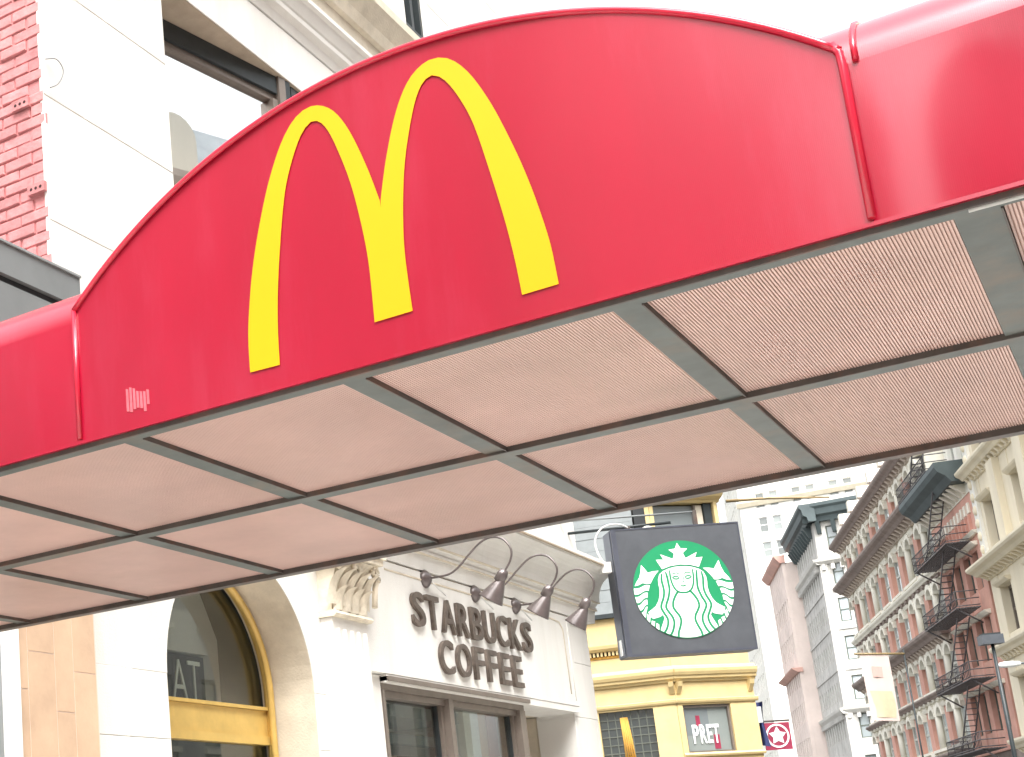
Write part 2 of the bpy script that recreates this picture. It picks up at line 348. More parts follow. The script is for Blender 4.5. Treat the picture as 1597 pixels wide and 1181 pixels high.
# piping
arc = [(PX0+(PX1-PX0)*i/60, Y0-0.016, arch_z(PX0+(PX1-PX0)*i/60)) for i in range(61)]
part('arch_piping', MB().tube(arc, 0.0075, 8), 'piping', can)
part('seam_piping', MB().tube([(PX0, Y0-0.016, ZE-0.004), (PX0, Y0-0.018, ZS+0.01)], 0.007, 8), 'piping', can)
part('seam_piping', MB().tube([(PX1-0.012, Y0-0.016, ZE+0.012), (PX1-0.002, Y0-0.016, ZE-0.01), (PX1, Y0-0.018, ZE-0.04), (PX1, Y0-0.018, ZS+0.012)], 0.008, 8), 'piping', can)
def rpath(x): return [(x, (Y0+Y1)/2-((Y1-Y0)/2+0.004)*cos(pi*k/24), ZE-0.03+0.259*sin(pi*k/24)**0.9) for k in range(0, 25)]
for x in (PX1+0.022, 0.62, -2.9, -4.1): part('roof_seam', MB().tube(rpath(x), 0.006, 6), 'piping', can)
part('bottom_hem', MB().box(XA, XB, Y0-0.020, Y0-0.004, ZS-0.004, ZS+0.004), 'vinyl', can)
# yellow letter on the arched panel
mo = [(.379, 2.758), (.374, 2.85), (.36, 2.94), (.345, 3.012), (.325, 3.088), (.291, 3.195), (.256, 3.278), (.228, 3.325), (.205, 3.351), (.185, 3.364), (.165, 3.370), (.140, 3.368), (.108, 3.349), (.080, 3.313), (.052, 3.252), (.022, 3.158), (0, 3.069)]
mi = [(.0475, 2.793), (.0455, 2.87), (.0455, 2.94), (.050, 3.005), (.059, 3.08), (.070, 3.145), (.087, 3.212), (.109, 3.28), (.130, 3.318), (.148, 3.3295), (.165, 3.327), (.188, 3.303), (.215, 3.250), (.241, 3.175), (.265, 3.052), (.284, 2.932), (.294, 2.838), (.2985, 2.757)]
mo = smooth_path(mo, 4); mi = smooth_path(mi, 4)
AX = -1.2867
# built as strips between the outer and the inner outline so that it lies on the bulged fabric
def mstrip(sgn):
    mb = MB()
    def yy(x, z):
        u = (x-PX0)/(PX1-PX0); v = (z-ZS)/(arch_z(x)-ZS); return fpanel(u, v)[1]
    outer = list(mo)                       # from the foot over the crown to the cusp
    inner = list(reversed(mi))             # from the foot over the crown to the middle foot
    foot = (0, 2.793)
    outer2 = outer + [(0, 3.069+(2.793-3.069)*k/6) for k in range(1, 7)]
    def resample(pl, n):
        L = [0]
        for a, b in zip(pl, pl[1:]): L.append(L[-1]+math.hypot(b[0]-a[0], b[1]-a[1]))
        out = []; j = 0
        for k in range(n+1):
            d = L[-1]*k/n
            while j < len(L)-2 and L[j+1] < d: j += 1
            t = (d-L[j])/max(L[j+1]-L[j], 1e-9); a, b = pl[j], pl[j+1]; out.append((a[0]+(b[0]-a[0])*t, a[1]+(b[1]-a[1])*t))
        return out
    io = min(range(len(outer2)), key=lambda i: -outer2[i][1]); ii = min(range(len(inner)), key=lambda i: -inner[i][1])
    o1, o2 = resample(outer2[:io+1], 30), resample(outer2[io:], 36); n1, n2 = resample(inner[:ii+1], 30), resample(inner[ii:], 36)
    O = o1+o2[1:]; I = n1+n2[1:]
    for k, (a, b) in enumerate(zip(O, I)):
        for j in range(4):
            t = j/3; x = AX+sgn*(a[0]+(b[0]-a[0])*t); z = a[1]+(b[1]-a[1])*t; mb.v.append((x, yy(x, z)-0.003, z))
    for k in range(len(O)-1):
        for j in range(3):
            q = (k*4+j, k*4+j+1, k*4+j+5, k*4+j+4); mb.f.append(q if sgn > 0 else q[::-1])
    return mb
em = MB()
for sg in (1, -1):
    b = mstrip(sg); i = len(em.v); em.v += b.v; em.f += [tuple(i+k for k in f) for f in b.f]
tag(part('letter_emblem', em, 'yellow_vinyl', can), 'yellow double-arched letter M')
# smear of old glue low on the left of the panel
for k in range(7):
    x = -2.03+k*0.0105; mb = MB(); zt = 2.808-k*0.003+random.uniform(-.008, .006); zb = 2.757-k*0.002+random.uniform(-.012, .012)
    mb.plate([(x, zb), (x+0.0085, zb-0.002), (x+0.0088, zt), (x+0.001, zt+0.003)], 0, 0.0004)
    mb.v = [(a, Y0-0.012-0.010*sin(pi*(a-PX0)/(PX1-PX0))*sin(pi*(c-ZS)/(arch_z(a)-ZS))+wob(a, c)*sin(pi*(a-PX0)/(PX1-PX0))-0.0016+b_*1.0, c) for a, b_, c in mb.v]
    part('glue_smear', mb, 'residue', can)
# soffit: steel frame and fluted sheets
RIBS = [-4.50, -3.89, -3.28, -2.659, -2.03, -1.398, -0.762, -0.108, 0.52]
RW = 0.064
part('front_rail', MB().box(XA, XB, Y0-0.003, Y0+0.052, 2.6935, 2.706), 'steel', can)
part('front_lip', MB().box(XA, XB, Y0-0.010, Y0-0.003, 2.684, 2.7), 'dark_steel', can)
part('rear_rail', MB().box(XA, XB, Y1-0.030, Y1+0.004, 2.684, 2.705), 'dark_steel', can)
part('rear_lip', MB().box(XA, XB, Y1+0.010, Y1+0.020, 2.686, 2.70), 'dark_steel', can)
part('middle_rail', MB().box(XA, XB, 3.752, 3.806, 2.6905, 2.704), 'steel', can)
part('middle_lip', MB().box(XA, XB, 3.745, 3.7515, 2.688, 2.704), 'dark_steel', can)
for k, x in enumerate(RIBS):
    for (ya, yb) in ((Y0+0.0525, 3.7445), (3.8065, Y1-0.0305)):
        w = RW*(1.25 if k == 7 else 1)
        part('cross_rib', MB().box(x-w, x-0.004, ya, yb, 2.6955, 2.706), 'steel', can)
        part('rib_lip', MB().box(x-0.0035, x, ya, yb, 2.690, 2.707), 'dark_steel', can)
xs = [XA]+RIBS+[XB]
for i in range(len(xs)-1):
    a = xs[i]+0.0005; b = xs[i+1]-(RW*(1.25 if i == 7 else 1)+0.0005 if i < len(xs)-2 else 0)
    for (ya, yb) in ((Y0+0.0525, 3.7445), (3.8065, Y1-0.0305)):
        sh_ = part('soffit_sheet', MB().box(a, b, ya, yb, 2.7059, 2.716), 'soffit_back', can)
        fm = MB(); nf = int((b-a)/0.0068); pt = (b-a)/nf
        for q in range(nf):
            x_ = a+pt*q; i_ = len(fm.v)
            fm.v += [(x_+pt*0.06, ya+0.001, 2.7058), (x_+pt*0.80, ya+0.001, 2.7058), (x_+pt*0.72, ya+0.001, 2.7025), (x_+pt*0.14, ya+0.001, 2.7025), (x_+pt*0.06, yb-0.001, 2.7058), (x_+pt*0.80, yb-0.001, 2.7058), (x_+pt*0.72, yb-0.001, 2.7025), (x_+pt*0.14, yb-0.001, 2.7025)]
            fm.f += [tuple(i_+w_ for w_ in ff_) for ff_ in ((3, 2, 6, 7), (0, 3, 7, 4), (2, 1, 5, 6), (0, 1, 2, 3), (7, 6, 5, 4))]
        fo = link('flutes', fm.mesh('flutes', 'soffit', wloc(sh_)), sh_); fo['kind'] = 'stuff'
for y in (Y0+0.06, Y1-0.06):
    part('post', MB().tube([(0.93, y, 0), (0.93, y, 2.70)], 0.032, 14), 'steel', can)
# cable clip and white strip under the front edge at the right
part('conduit', MB().tube([(-0.16, Y0+0.012, 2.688), (0.35, Y0+0.012, 2.688)], 0.005, 6), 'cable', can)

# ------------------------------------------------------------------ white stone building
F = Frame((-5, 0, 0), 90)          # s = y, n = x + 5
SB0, SB1, STOP = 6.34, 15.07, 16.0
sb = thing('stone_building', 'white stone corner building with arched window and moulded cornices', 'building', (-5, 10.7, 0))
part('core', MB().box(-15, -8.1, SB0+0.10, SB1-0.02, 0, STOP), 'interior', sb)
part('floor_slab', MB().box(-8.1, -5.42, SB0+0.10, SB1-0.02, 4.32, 4.52), 'interior', sb)
part('upper_floors', MB().box(-8.1, -5.92, SB0+0.10, SB1-0.02, 4.53, STOP), 'interior', sb)
def blk(s0, s1, z0, z1, n=0.0, depth=0.4, mat='stone', g=0.0013):
    c = 0.004
    b = MB(F); b.quadbox([b.P_(*q) for q in ((s0+g, n-depth, z0+g), (s1-g, n-depth, z0+g), (s1-g, n-c, z0+g), (s0+g, n-c, z0+g), (s0+g, n-depth, z1-g), (s1-g, n-depth, z1-g), (s1-g, n-c, z1-g), (s0+g, n-c, z1-g))])
    # bevelled face
    b2 = b.v; i = len(b.v)
    b.v += [b.P_(*q) for q in ((s0+g+c, n, z0+g+c), (s1-g-c, n, z0+g+c), (s1-g-c, n, z1-g-c), (s0+g+c, n, z1-g-c))]
    f = [3, 2, 6, 7]
    b.f = [q for q in b.f if set(q) != {2, 3, 6, 7}]
    b.f.append((i, i+1, i+2, i+3))
    for a in range(4): b.f.append((f[a], f[(a+1) % 4], i+(a+1) % 4, i+a))
    return part('stone_block', b, mat, sb)
def bricked(s0, s1, rows, splits, n=0.0, depth=0.4):
    for r in range(len(rows)-1):
        ss = [s0]+[s for s in splits[r % len(splits)] if s0 < s < s1]+[s1]
        for a, b in zip(ss, ss[1:]): blk(a, b, rows[r], rows[r+1], n, depth)
part('joint_backing', MB(F).box(SB0+0.12, 7.25, -0.40, -0.02, 0, 7.8), 'joint', sb)
part('inner_jamb', MB(F).box(7.30, 7.726, -0.42, -0.035, 4.56, 7.815), 'stone', sb)
part('joint_backing', MB(F).box(13.2, SB1-0.02, -0.40, -0.02, 4.6, STOP-0.05), 'joint', sb)
# ground floor piers beside the arch
AC, AR, AZs = 8.18, 0.907, 2.83
bricked(SB0, AC-AR, [0, 0.8, 1.6, AZs-0.4, AZs], [[], [6.85]])
bricked(AC+AR, 9.30, [0, 0.8, 1.6, AZs-0.4, AZs], [[]])
# arch ring: voussoir stones with the reveal
def archpiece(t0, t1, r0, n0, n1, topz, s_lo, s_hi):
    pass
NV = 11
for k in range(NV):
    t0 = pi*k/NV; t1 = pi*(k+1)/NV; mb = MB(F); poly = []
    for j in range(5):
        t = t0+(t1-t0)*j/4; poly.append((AC-AR*cos(t), AZs+AR*sin(t)))
    r1 = AR+0.36
    def outp(t):
        c, s_ = -cos(t), sin(t); return (AC+r1*c, AZs+r1*s_)
    for j in reversed(range(5)):
        t = t0+(t1-t0)*j/4; poly.append(outp(t))
    mb.plate(poly, -0.40, 0.0); part('arch_stone', mb, 'stone', sb)
# spandrels left and right of the ring up to the lower cornice
def spandrel(side):
    r1 = AR+0.362; pts = []
    if side < 0:
        for j in range(13):
            t = (pi/2)*j/12; x = AC-r1*cos(t)
            pts.append((max(x, SB0+0.003), AZs+r1*sin(t)))
        pts += [(AC, 4.30), (SB0+0.003, 4.30), (SB0+0.003, AZs)]
    else:
        for j in range(13):
            t = (pi/2)*j/12; pts.append((AC+r1*sin(t), AZs+r1*cos(t)))
        pts += [(AC+r1, AZs), (9.80, AZs), (9.80, 4.30), (AC, 4.30)]
        pts = pts[:-1]+[(AC+0.001, 4.30)]
    return pts
part('spandrel_stone', MB(F).plate(spandrel(-1), -0.40, -0.003), 'stone', sb)
part('spandrel_stone', MB(F).plate(spandrel(1), -0.40, -0.003), 'stone', sb)
# weathered reveal inside the arch
rv = MB(F)
pth = [(AC+AR-0.003, 0.0)]+[(AC+(AR-0.003)*cos(pi*j/28), AZs+(AR-0.003)*sin(pi*j/28)) for j in range(29)]+[(AC-AR+0.003, 0.0)]
for (s, z) in pth: rv.v += [F.p(s, -0.004, z)[:], F.p(s, -0.43, z)[:]]
for i in range(len(pth)-1): rv.f.append((2*i, 2*i+2, 2*i+3, 2*i+1))
part('arch_reveal', rv, 'stone_tan', sb)
# gold framed arched window
aw = part('arched_window', MB(F).box(AC-AR+0.03, AC+AR-0.03, -0.44, -0.36, 2.50, 2.56), 'gold', sb)
tag(aw, 'gold framed arched window')
fr_ = MB(F)
ring = [(AC+(AR-0.035)*cos(pi*j/32), AZs+(AR-0.035)*sin(pi*j/32)) for j in range(33)]
pthf = [(AC+AR-0.035, 0.3)]+ring+[(AC-AR+0.035, 0.3)]
for off, nn in ((0.0, -0.36), (0.022, -0.33), (-0.03, -0.385)):
    fr_.tube([(AC+(s-AC)*(1-off/AR), nn, AZs+(z-AZs)*(1-off/AR) if z > AZs else z) for s, z in pthf], 0.026, 8)
link('frame', fr_.mesh('frame', 'gold', wloc(aw)), aw)
tr = MB(F).box(AC-AR+0.05, AC+AR-0.05, -0.43, -0.375, 2.562, 2.74).box(AC-AR+0.04, AC+AR-0.04, -0.43, -0.35, 2.742, 2.765)
link('transom', tr.mesh('transom', 'gold', wloc(aw)), aw)
gp = [(AC+(AR-0.06)*cos(pi*j/32), AZs+(AR-0.06)*sin(pi*j/32)) for j in range(33)]+[(AC-AR+0.06, 2.76), (AC+AR-0.06, 2.76)]
link('fanlight_pane', MB(F).plate(gp, -0.412, -0.406).mesh('fanlight_pane', 'glass', wloc(aw)), aw)
link('lower_pane', MB(F).box(AC-AR+0.06, AC+AR-0.06, -0.412, -0.406, 0.4, 2.50).mesh('lower_pane', 'glass', wloc(aw)), aw)
# room behind the arch
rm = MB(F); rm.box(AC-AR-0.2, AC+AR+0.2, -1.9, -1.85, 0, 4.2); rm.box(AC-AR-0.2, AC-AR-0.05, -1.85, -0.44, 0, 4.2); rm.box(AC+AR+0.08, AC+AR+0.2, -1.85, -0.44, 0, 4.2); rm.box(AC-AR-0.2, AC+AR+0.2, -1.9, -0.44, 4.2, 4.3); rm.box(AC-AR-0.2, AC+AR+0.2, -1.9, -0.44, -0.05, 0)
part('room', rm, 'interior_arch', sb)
part('reveal_reflection', MB(F).plate([(AC+0.18+0.02*j, 2.78) for j in range(1)]+[(AC+AR-0.1, 2.78), (AC+AR-0.1, 3.3), (AC+0.62, 3.62), (AC+0.3, 3.72)], -0.75, -0.72), 'grey_stone', sb)  # grey plate standing in for the arch reveal's reflection in the glass
ih = thing('mirrored_sign', 'small black board with pale letters standing in for a sign mirrored in the arched window', 'sign', tuple(F.p(AC+0.1, -0.62, 2.7)))  # solid board put in for lettering reflected in the glass
part('board', MB(F).box(AC-0.25, AC+0.42, -0.64, -0.60, 2.72, 3.12), 'black', ih)
part('shade', MB(F).plate([(AC-0.3, 3.135), (AC+0.44, 3.135), (AC+0.26, 3.42), (AC-0.15, 3.44)], -0.66, -0.58), 'grey_stone', ih)
for ch, s, w in (('A', AC+0.0, 0.19), ('T', AC+0.205, 0.15)):
    link('letter', letter_mesh(ch, 'interior_wall', w, 0.29, 0.01, -0.012), ih, Vector(F.p(s, -0.598, 2.79))-ih.location, F.deg)
# pilaster with leafy capital
pl = part('pilaster', MB(F).box(9.255, 9.795, -0.39, 0.10, 0, 3.38), 'stone', sb)
tag(pl, 'flat stone pilaster with leafy capital')
fl = MB(F)
for k in range(5):
    s = 9.315+k*0.105; fl.tube([(s, 0.100, 0.5), (s, 0.100, 3.30)], 0.020, 6)
link('fluting', fl.mesh('fluting', 'stone', wloc(pl)), pl)
cp = MB(F)
cp.mould([(-0.3, 3.381), (0.13, 3.381), (0.15, 3.40), (0.13, 3.425), (-0.3, 3.425)], 9.235, 9.815)
cp.mould([(-0.3, 3.43), (0.10, 3.43), (0.11, 3.6), (0.16, 3.75), (0.22, 3.80), (-0.3, 3.80)], 9.265, 9.785)
cp.box(9.19, 9.86, -0.3, 0.25, 3.805, 3.845); cp.box(9.17, 9.88, -0.3, 0.27, 3.85, 3.90)
cap = link('capital', cp.mesh('capital', 'capital', wloc(pl)), pl)
lv = MB(F)
def leaf(s, n, z0, h, w, curl):
    pts = []
    for j in range(7):
        t = j/6; pts.append((n+curl*t**3+0.01*t, z0+h*(t-0.25*max(0, t-0.75)*4*0.35), w*(1-0.55*t**2)*(1 if j < 6 else 0.35)))
    i = len(lv.v)
    for (nn, z, ww) in pts:
        lv.v += [F.p(s-ww/2, nn-0.012, z)[:], F.p(s, nn+0.014, z)[:], F.p(s+ww/2, nn-0.012, z)[:]]
    for j in range(6):
        for k in range(2): a = i+j*3+k; lv.f.append((a, a+1, a+4, a+3)); lv.sm.append(len(lv.f)-1)
for k in range(4): leaf(9.335+k*0.127, 0.125, 3.43, 0.19, 0.15, 0.075)
for k in range(5): leaf(9.275+k*0.125, 0.118, 3.47, 0.28, 0.15, 0.12)
def vol(s, n, z, r):
    lv.tube([(s+r*(1-t/9)*cos(t*1.1), n, z+r*(1-t/9)*sin(t*1.1)) for t in range(9)], 0.018, 6)
for s in (9.25, 9.80): vol(s, 0.2, 3.755, 0.055)
vol(9.49, 0.2, 3.765, 0.035); vol(9.56, 0.2, 3.765, 0.035)
for k in range(3): lv.tube([(9.83, -0.02+k*0.09, 3.5), (9.87, -0.02+k*0.09, 3.66), (9.90, 0.0+k*0.09, 3.74), (9.88, 0.0+k*0.09, 3.70)], 0.024, 6)
link('acanthus_leaves', lv.mesh('acanthus_leaves', 'capital', wloc(pl)), pl)
# pier between pilaster and shop window, fascia, shop window, door recess, corner pier
blk(9.80, 10.165, 0.0, 1.5, -0.02); blk(9.80, 10.165, 1.5, 3.045, -0.02)
fas = part('fascia', MB(F).box(9.80, 14.42, -0.38, 0.04, 3.05, 3.95), 'stone', sb)
tag(fas, 'smooth pale stone fascia above the shop window')
link('fascia_edge', MB(F).box(10.17, 14.42, -0.38, 0.035, 2.985, 3.047).mesh('fascia_edge', 'stone', wloc(fas)), fas)
bd = MB(F).tube([(10.3, 0.04, 3.885), (13.9, 0.04, 3.885), (14.12, 0.04, 3.87), (14.20, 0.04, 3.80), (14.22, 0.04, 3.16)], 0.0085, 6)
link('bead', bd.mesh('bead', 'stone_tan', wloc(fas)), fas)
link('bead', MB(F).tube([(14.33, 0.04, 3.93), (14.335, 0.04, 3.1)], 0.008, 6).mesh('bead', 'stone', wloc(fas)), fas)
for zc, mat_ in ((3.952, 'cornice_dark'),):
    part('shadow_strip', MB(F).box(9.80, 14.45, -0.3, 0.02, 3.953, 3.966), 'stone_soffit', sb)  # brown strip, shadow line between fascia and cornice put in as colour
cor = MB(F)
prof = [(-0.38, 3.968), (0.05, 3.968), (0.065, 4.09), (0.09, 4.10), (0.09, 4.125), (0.075, 4.13), (0.10, 4.165), (0.13, 4.17), (0.13, 4.185)]
for j in range(9):
    t = j/8*pi/2; prof.append((0.13+0.20*(1-cos(t)), 4.19+0.26*sin(t)))
prof += [(0.35, 4.452), (0.35, 4.475), (0.37, 4.48), (0.37, 4.525), (-0.38, 4.55)]
cor.mould(prof, 9.0, SB1+0.12)
co = part('cornice', cor, 'stone', sb)
tag(co, 'hollow moulded stone cornice above the shop fascia')
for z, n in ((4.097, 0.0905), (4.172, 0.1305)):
    link('moulding_line', MB(F).box(9.85, SB1+0.118, n-0.02, n+0.004, z-0.007, z+0.002).mesh('moulding_line', 'stone_tan', wloc(co)), co)  # thin tan strips along the moulding edges
link('moulding_line', MB(F).box(9.85, SB1+0.118, 0.34, 0.3735, 4.474, 4.486).mesh('moulding_line', 'stone_soffit', wloc(co)), co)  # thin brown strip below the top edge
cor2 = MB(F).mould([(-0.38, 4.302), (0.03, 4.302), (0.06, 4.40), (0.10, 4.44), (0.10, 4.54), (-0.38, 4.55)], SB0+0.02, 8.99); part('cornice', cor2, 'stone', sb)
# corner pier blocks
bricked(14.38, SB1, [0, 0.75, 1.5, 2.2, 2.953, 3.51, 3.962], [[]], -0.01)
sw_ = part('shop_window', MB(F).box(10.17, 13.06, -0.10, 0.052, 2.995, 3.03), 'frame_brown', sb)
tag(sw_, 'bronze framed shop window in two panes')
fb = MB(F)
fb.box(10.17, 13.06, -0.16, -0.02, 2.935, 2.984); fb.box(10.17, 13.06, -0.14, -0.045, 2.885, 2.934)
for s0, s1 in ((10.172, 10.21), (11.375, 11.455), (12.93, 13.055)): fb.box(s0, s1, -0.15, -0.01, 0.4, 2.934)
for s0, s1 in ((11.33, 11.374), (12.89, 12.929)): fb.box(s0, s1, -0.15, -0.07, 0.4, 2.884)
link('frame', fb.mesh('frame', 'frame_brown', wloc(sw_)), sw_)
link('edge_strip', MB(F).box(11.312000000000001, 11.329, -0.15, -0.10, 0.4, 2.884).mesh('edge_strip', 'frame_dark', wloc(sw_)), sw_)
link('edge_strip', MB(F).box(12.872, 12.889, -0.15, -0.10, 0.4, 2.884).mesh('edge_strip', 'frame_dark', wloc(sw_)), sw_)
for s0, s1 in ((10.21, 11.30), (11.455, 12.86)):
    link('pane', MB(F).box(s0, s1, -0.125, -0.119, 0.4, 2.885).mesh('pane', 'glass', wloc(sw_)), sw_)
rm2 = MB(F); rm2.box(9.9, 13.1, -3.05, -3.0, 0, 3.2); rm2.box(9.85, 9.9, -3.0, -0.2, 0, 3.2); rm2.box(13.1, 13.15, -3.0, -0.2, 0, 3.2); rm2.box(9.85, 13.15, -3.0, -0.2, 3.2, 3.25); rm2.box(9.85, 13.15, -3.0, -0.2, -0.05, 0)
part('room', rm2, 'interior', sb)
part('wood_wall', MB(F).box(10.3, 12.1, -0.50, -0.42, 0, 2.50), 'wood', sb)
part('ceiling_duct', MB(F).box(9.95, 12.2, -0.9, -0.3, 2.80, 2.90).box(9.95, 12.2, -0.62, -0.50, 2.62, 2.70), 'interior_arch', sb)
part('white_column', MB(F).box(12.26, 12.58, -0.42, -0.28, 0, 3.15), 'interior_wall', sb)
part('tan_curtain', MB(F).box(12.62, 12.80, -0.42, -0.30, 0, 3.1), 'tile', sb)
part('brick_screen', MB(F).box(12.83, 13.05, -0.42, -0.30, 0, 3.1), 'brick', sb)
# door recess
dr = MB(F); dr.box(13.06, 14.38, -1.45, -1.40, 0, 2.985); dr.box(13.06, 13.10, -1.4, -0.16, 0, 2.985); dr.box(13.06, 14.38, -1.4, -0.38, 2.99, 3.04); dr.box(14.40, 14.42, -1.4, -0.40, 0, 2.985)
part('door_recess', dr, 'stone_tan', sb)
part('door', MB(F).box(13.2, 14.25, -1.395, -1.34, 0, 2.3), 'frame_dark', sb)
# wall above the cornice
ROWS = [4.55, 5.48, 6.31, 7.14, 7.82]
bricked(SB0, 7.73, ROWS, [[7.02], [7.3], [6.75]], 0.0, 0.03)
bricked(11.9, SB1, ROWS, [[13.1, 14.3], [12.6, 13.7]])
bricked(7.73, 11.9, [4.55, 5.2], [[9.1, 10.5]])
# lintel band and string courses
lt = part('lintel', MB(F).box(SB0+0.003, SB1, -0.40, 0.004, 7.822, 8.27), 'stone', sb)
link('soffit', MB(F).box(7.735, 11.9, -0.42, -0.004, 7.816, 7.8215).mesh('soffit', 'stone_soffit', wloc(lt)), lt)
part('shadow_strip', MB(F).box(SB0+0.01, SB1-0.01, -0.38, -0.03, 8.271, 8.289), 'cornice_green', sb)  # dark strip colours in the shadow line under the string course
part('string_course', MB(F).mould([(-0.38, 8.29), (0.01, 8.29), (0.03, 8.36), (0.075, 8.40), (0.08, 8.44), (0.06, 8.452), (0.08, 8.47), (0.12, 8.56), (0.15, 8.58), (0.15, 8.62), (-0.38, 8.64)], SB0-0.02, SB1+0.1), 'stone', sb)
part('string_course', MB(F).mould([(-0.38, 8.645), (0.10, 8.645), (0.12, 8.78), (0.16, 8.80), (0.19, 8.90), (0.26, 9.02), (0.28, 9.05), (0.28, 9.135), (-0.38, 9.14)], SB0-0.02, SB1+0.12), 'stone_tan', sb)
part('shadow_strip', MB(F).box(SB0+0.01, SB1-0.01, -0.38, 0.0, 9.142, 9.165), 'stone_soffit', sb)  # brown strip colours in the shadow line above the string course
UP = [9.17, 10.1, 11.0, 12.0, 13.2, 14.6, STOP]
bricked(SB0, 12.10, UP, [[7.8, 9.4, 11.0], [8.6, 10.2, 11.4]])
bricked(12.62, SB1, UP, [[13.8], [13.2, 14.4]])
blk(12.10, 12.62, 9.17, 9.55)
for (z0, z1) in ((9.55, STOP-0.3),):
    uw = part('upper_window', MB(F).box(12.10, 12.15, -0.25, -0.05, z0, z1).box(12.38, 12.44, -0.22, -0.06, z0, z1).box(12.57, 12.62, -0.25, -0.05, z0, z1).box(12.15, 12.57, -0.25, -0.02, z0, z0+0.10), 'frame_dark', sb)
    link('pane', MB(F).box(12.15, 12.57, -0.2, -0.19, z0+0.1, z1).mesh('pane', 'glass_mirror', wloc(uw)), uw)
# first-floor window set at an angle in its opening
G = Frame((-5.345, 7.72, 0), 80.0)
aw2 = part('angled_window', MB(G).box(0, 1.70, -0.10, 0.012, 7.66, 7.812), 'frame_dark', sb)
tag(aw2, 'dark framed first-floor window set at an angle in its opening')
g2 = MB(G); g2.box(0, 1.70, -0.10, -0.015, 7.605, 7.658); g2.box(1.64, 1.70, -0.10, 0.012, 5.3, 7.604); g2.box(0, 0.05, -0.1, -0.02, 5.3, 7.604); g2.box(0.05, 1.64, -0.1, -0.02, 5.22, 5.35)
link('sash', g2.mesh('sash', 'frame_brown', wloc(aw2)), aw2)
link('post', MB(G).box(1.71, 1.79, -0.06, 0.03, 5.2, 7.815).mesh('post', 'frame_brown', wloc(aw2)), aw2)
link('corner_post', MB(G).box(1.80, 1.86, -0.10, 0.02, 5.2, 7.815).mesh('corner_post', 'frame_dark', wloc(aw2)), aw2)
link('pane', MB(G).box(0.05, 1.64, -0.06, -0.054, 5.35, 7.606).mesh('pane', 'glass_mirror', wloc(aw2)), aw2)
part('window_backing', MB(F).box(7.74, 11.9, -0.9, -0.86, 5.2, 7.81), 'interior', sb)
w2 = part('side_window', MB(F).box(9.60, 11.88, -0.14, -0.02, 7.70, 7.81).box(9.60, 11.88, -0.14, -0.03, 7.42, 7.48).box(9.60, 9.66, -0.14, -0.02, 5.2, 7.42).box(11.8, 11.88, -0.14, -0.02, 5.2, 7.42).box(10.7, 10.76, -0.13, -0.03, 5.2, 7.42), 'frame_dark', sb)
link('pane', MB(F).box(9.66, 11.8, -0.10, -0.094, 5.2, 7.70).mesh('pane', 'glass_mirror', wloc(w2)), w2)
part('wire_loop', MB(F).tube(smooth_path([(6.36, 0.01, 6.55), (6.42, 0.05, 6.56), (6.47, 0.06, 6.50), (6.43, 0.05, 6.40), (6.38, 0.02, 6.36)], 5), 0.0035, 5), 'grey_metal', sb)
part('parapet', MB(F).box(SB0, SB1, -0.4, 0.1, STOP, STOP+0.4), 'stone', sb)
part('side_wall', MB().box(-15, -5.402, SB1-0.018, SB1, 0, STOP), 'stone', sb)
# painted brick party wall
part('party_wall', MB().box(-15, -5.02, SB0+0.010, SB0+0.098, 4.0, STOP), 'mortar_pink', sb)
pw = part('brick_return', MB().box(-9.0, -5.70, SB0-0.004, SB0+0.0095, 4.3, STOP-0.1), 'brick_paint', sb)
br_me = []
for v in range(6):
    mb = MB(); j = lambda: random.uniform(-0.004, 0.004)
    c = 0.006; L_, H_ = 0.213, 0.066
    x0, x1, z0, z1 = j(), L_+j(), j()*0.6, H_+j()*0.6
    yo = random.uniform(-0.006, 0.004)
    mb.quadbox([(x0, 0.045, z0), (x1, 0.045, z0), (x1, yo+c, z0), (x0, yo+c, z0), (x0, 0.045, z1), (x1, 0.045, z1), (x1, yo+c+j()*.5, z1), (x0, yo+c+j()*.5, z1)])
    i = len(mb.v); mb.v += [(x0+c, yo, z0+c), (x1-c, yo+j()*.4, z0+c), (x1-c, yo, z1-c), (x0+c, yo+j()*.4, z1-c)]
    mb.f = [q for q in mb.f if set(q) != {2, 3, 6, 7}]
    ff = [3, 2, 6, 7]; mb.f.append((i, i+1, i+2, i+3))
    for a in range(4): mb.f.append((ff[a], ff[(a+1) % 4], i+(a+1) % 4, i+a))
    br_me.append(mb.mesh('brick', 'brick_paint'))
root = wloc(sb); nb = 0
for r in range(46):
    z = 4.50+r*0.077
    off = 0.0 if r % 2 else 0.1125
    for k in range(3):
        x1 = -5.004-k*0.225-off+random.uniform(-0.004, 0.004)
        if k == 0 and off and random.random() < 0.8:
            mb = MB().box(-5.004-0.10, -5.006+random.uniform(-0.03, 0.0), SB0+0.001+random.uniform(0, .005), SB0+0.045, z, z+0.065); part('brick', mb, 'brick_paint', sb)
        o = link('brick', random.choice(br_me), sb, Vector((x1-0.213, SB0-0.002+random.uniform(-0.003, 0.003), z))-root)
        o.rotation_euler = (random.uniform(-.02, .02), 0, random.uniform(-.025, .025))
for (x, z) in ((-5.235, 6.262), (-5.14, 5.665)):
    cb = part('cored_brick', MB().box(x, x+0.13, SB0-0.028, SB0+0.03, z, z+0.062), 'brick_paint', sb)
    for k in range(3): link('core_hole', MB().lathe((x+0.03+k*0.036, SB0-0.0285, z+0.03), (0, -1, 0), [(0.011, 0), (0.0, 0.0005)], 10).mesh('core_hole', 'hole', wloc(cb)), cb)

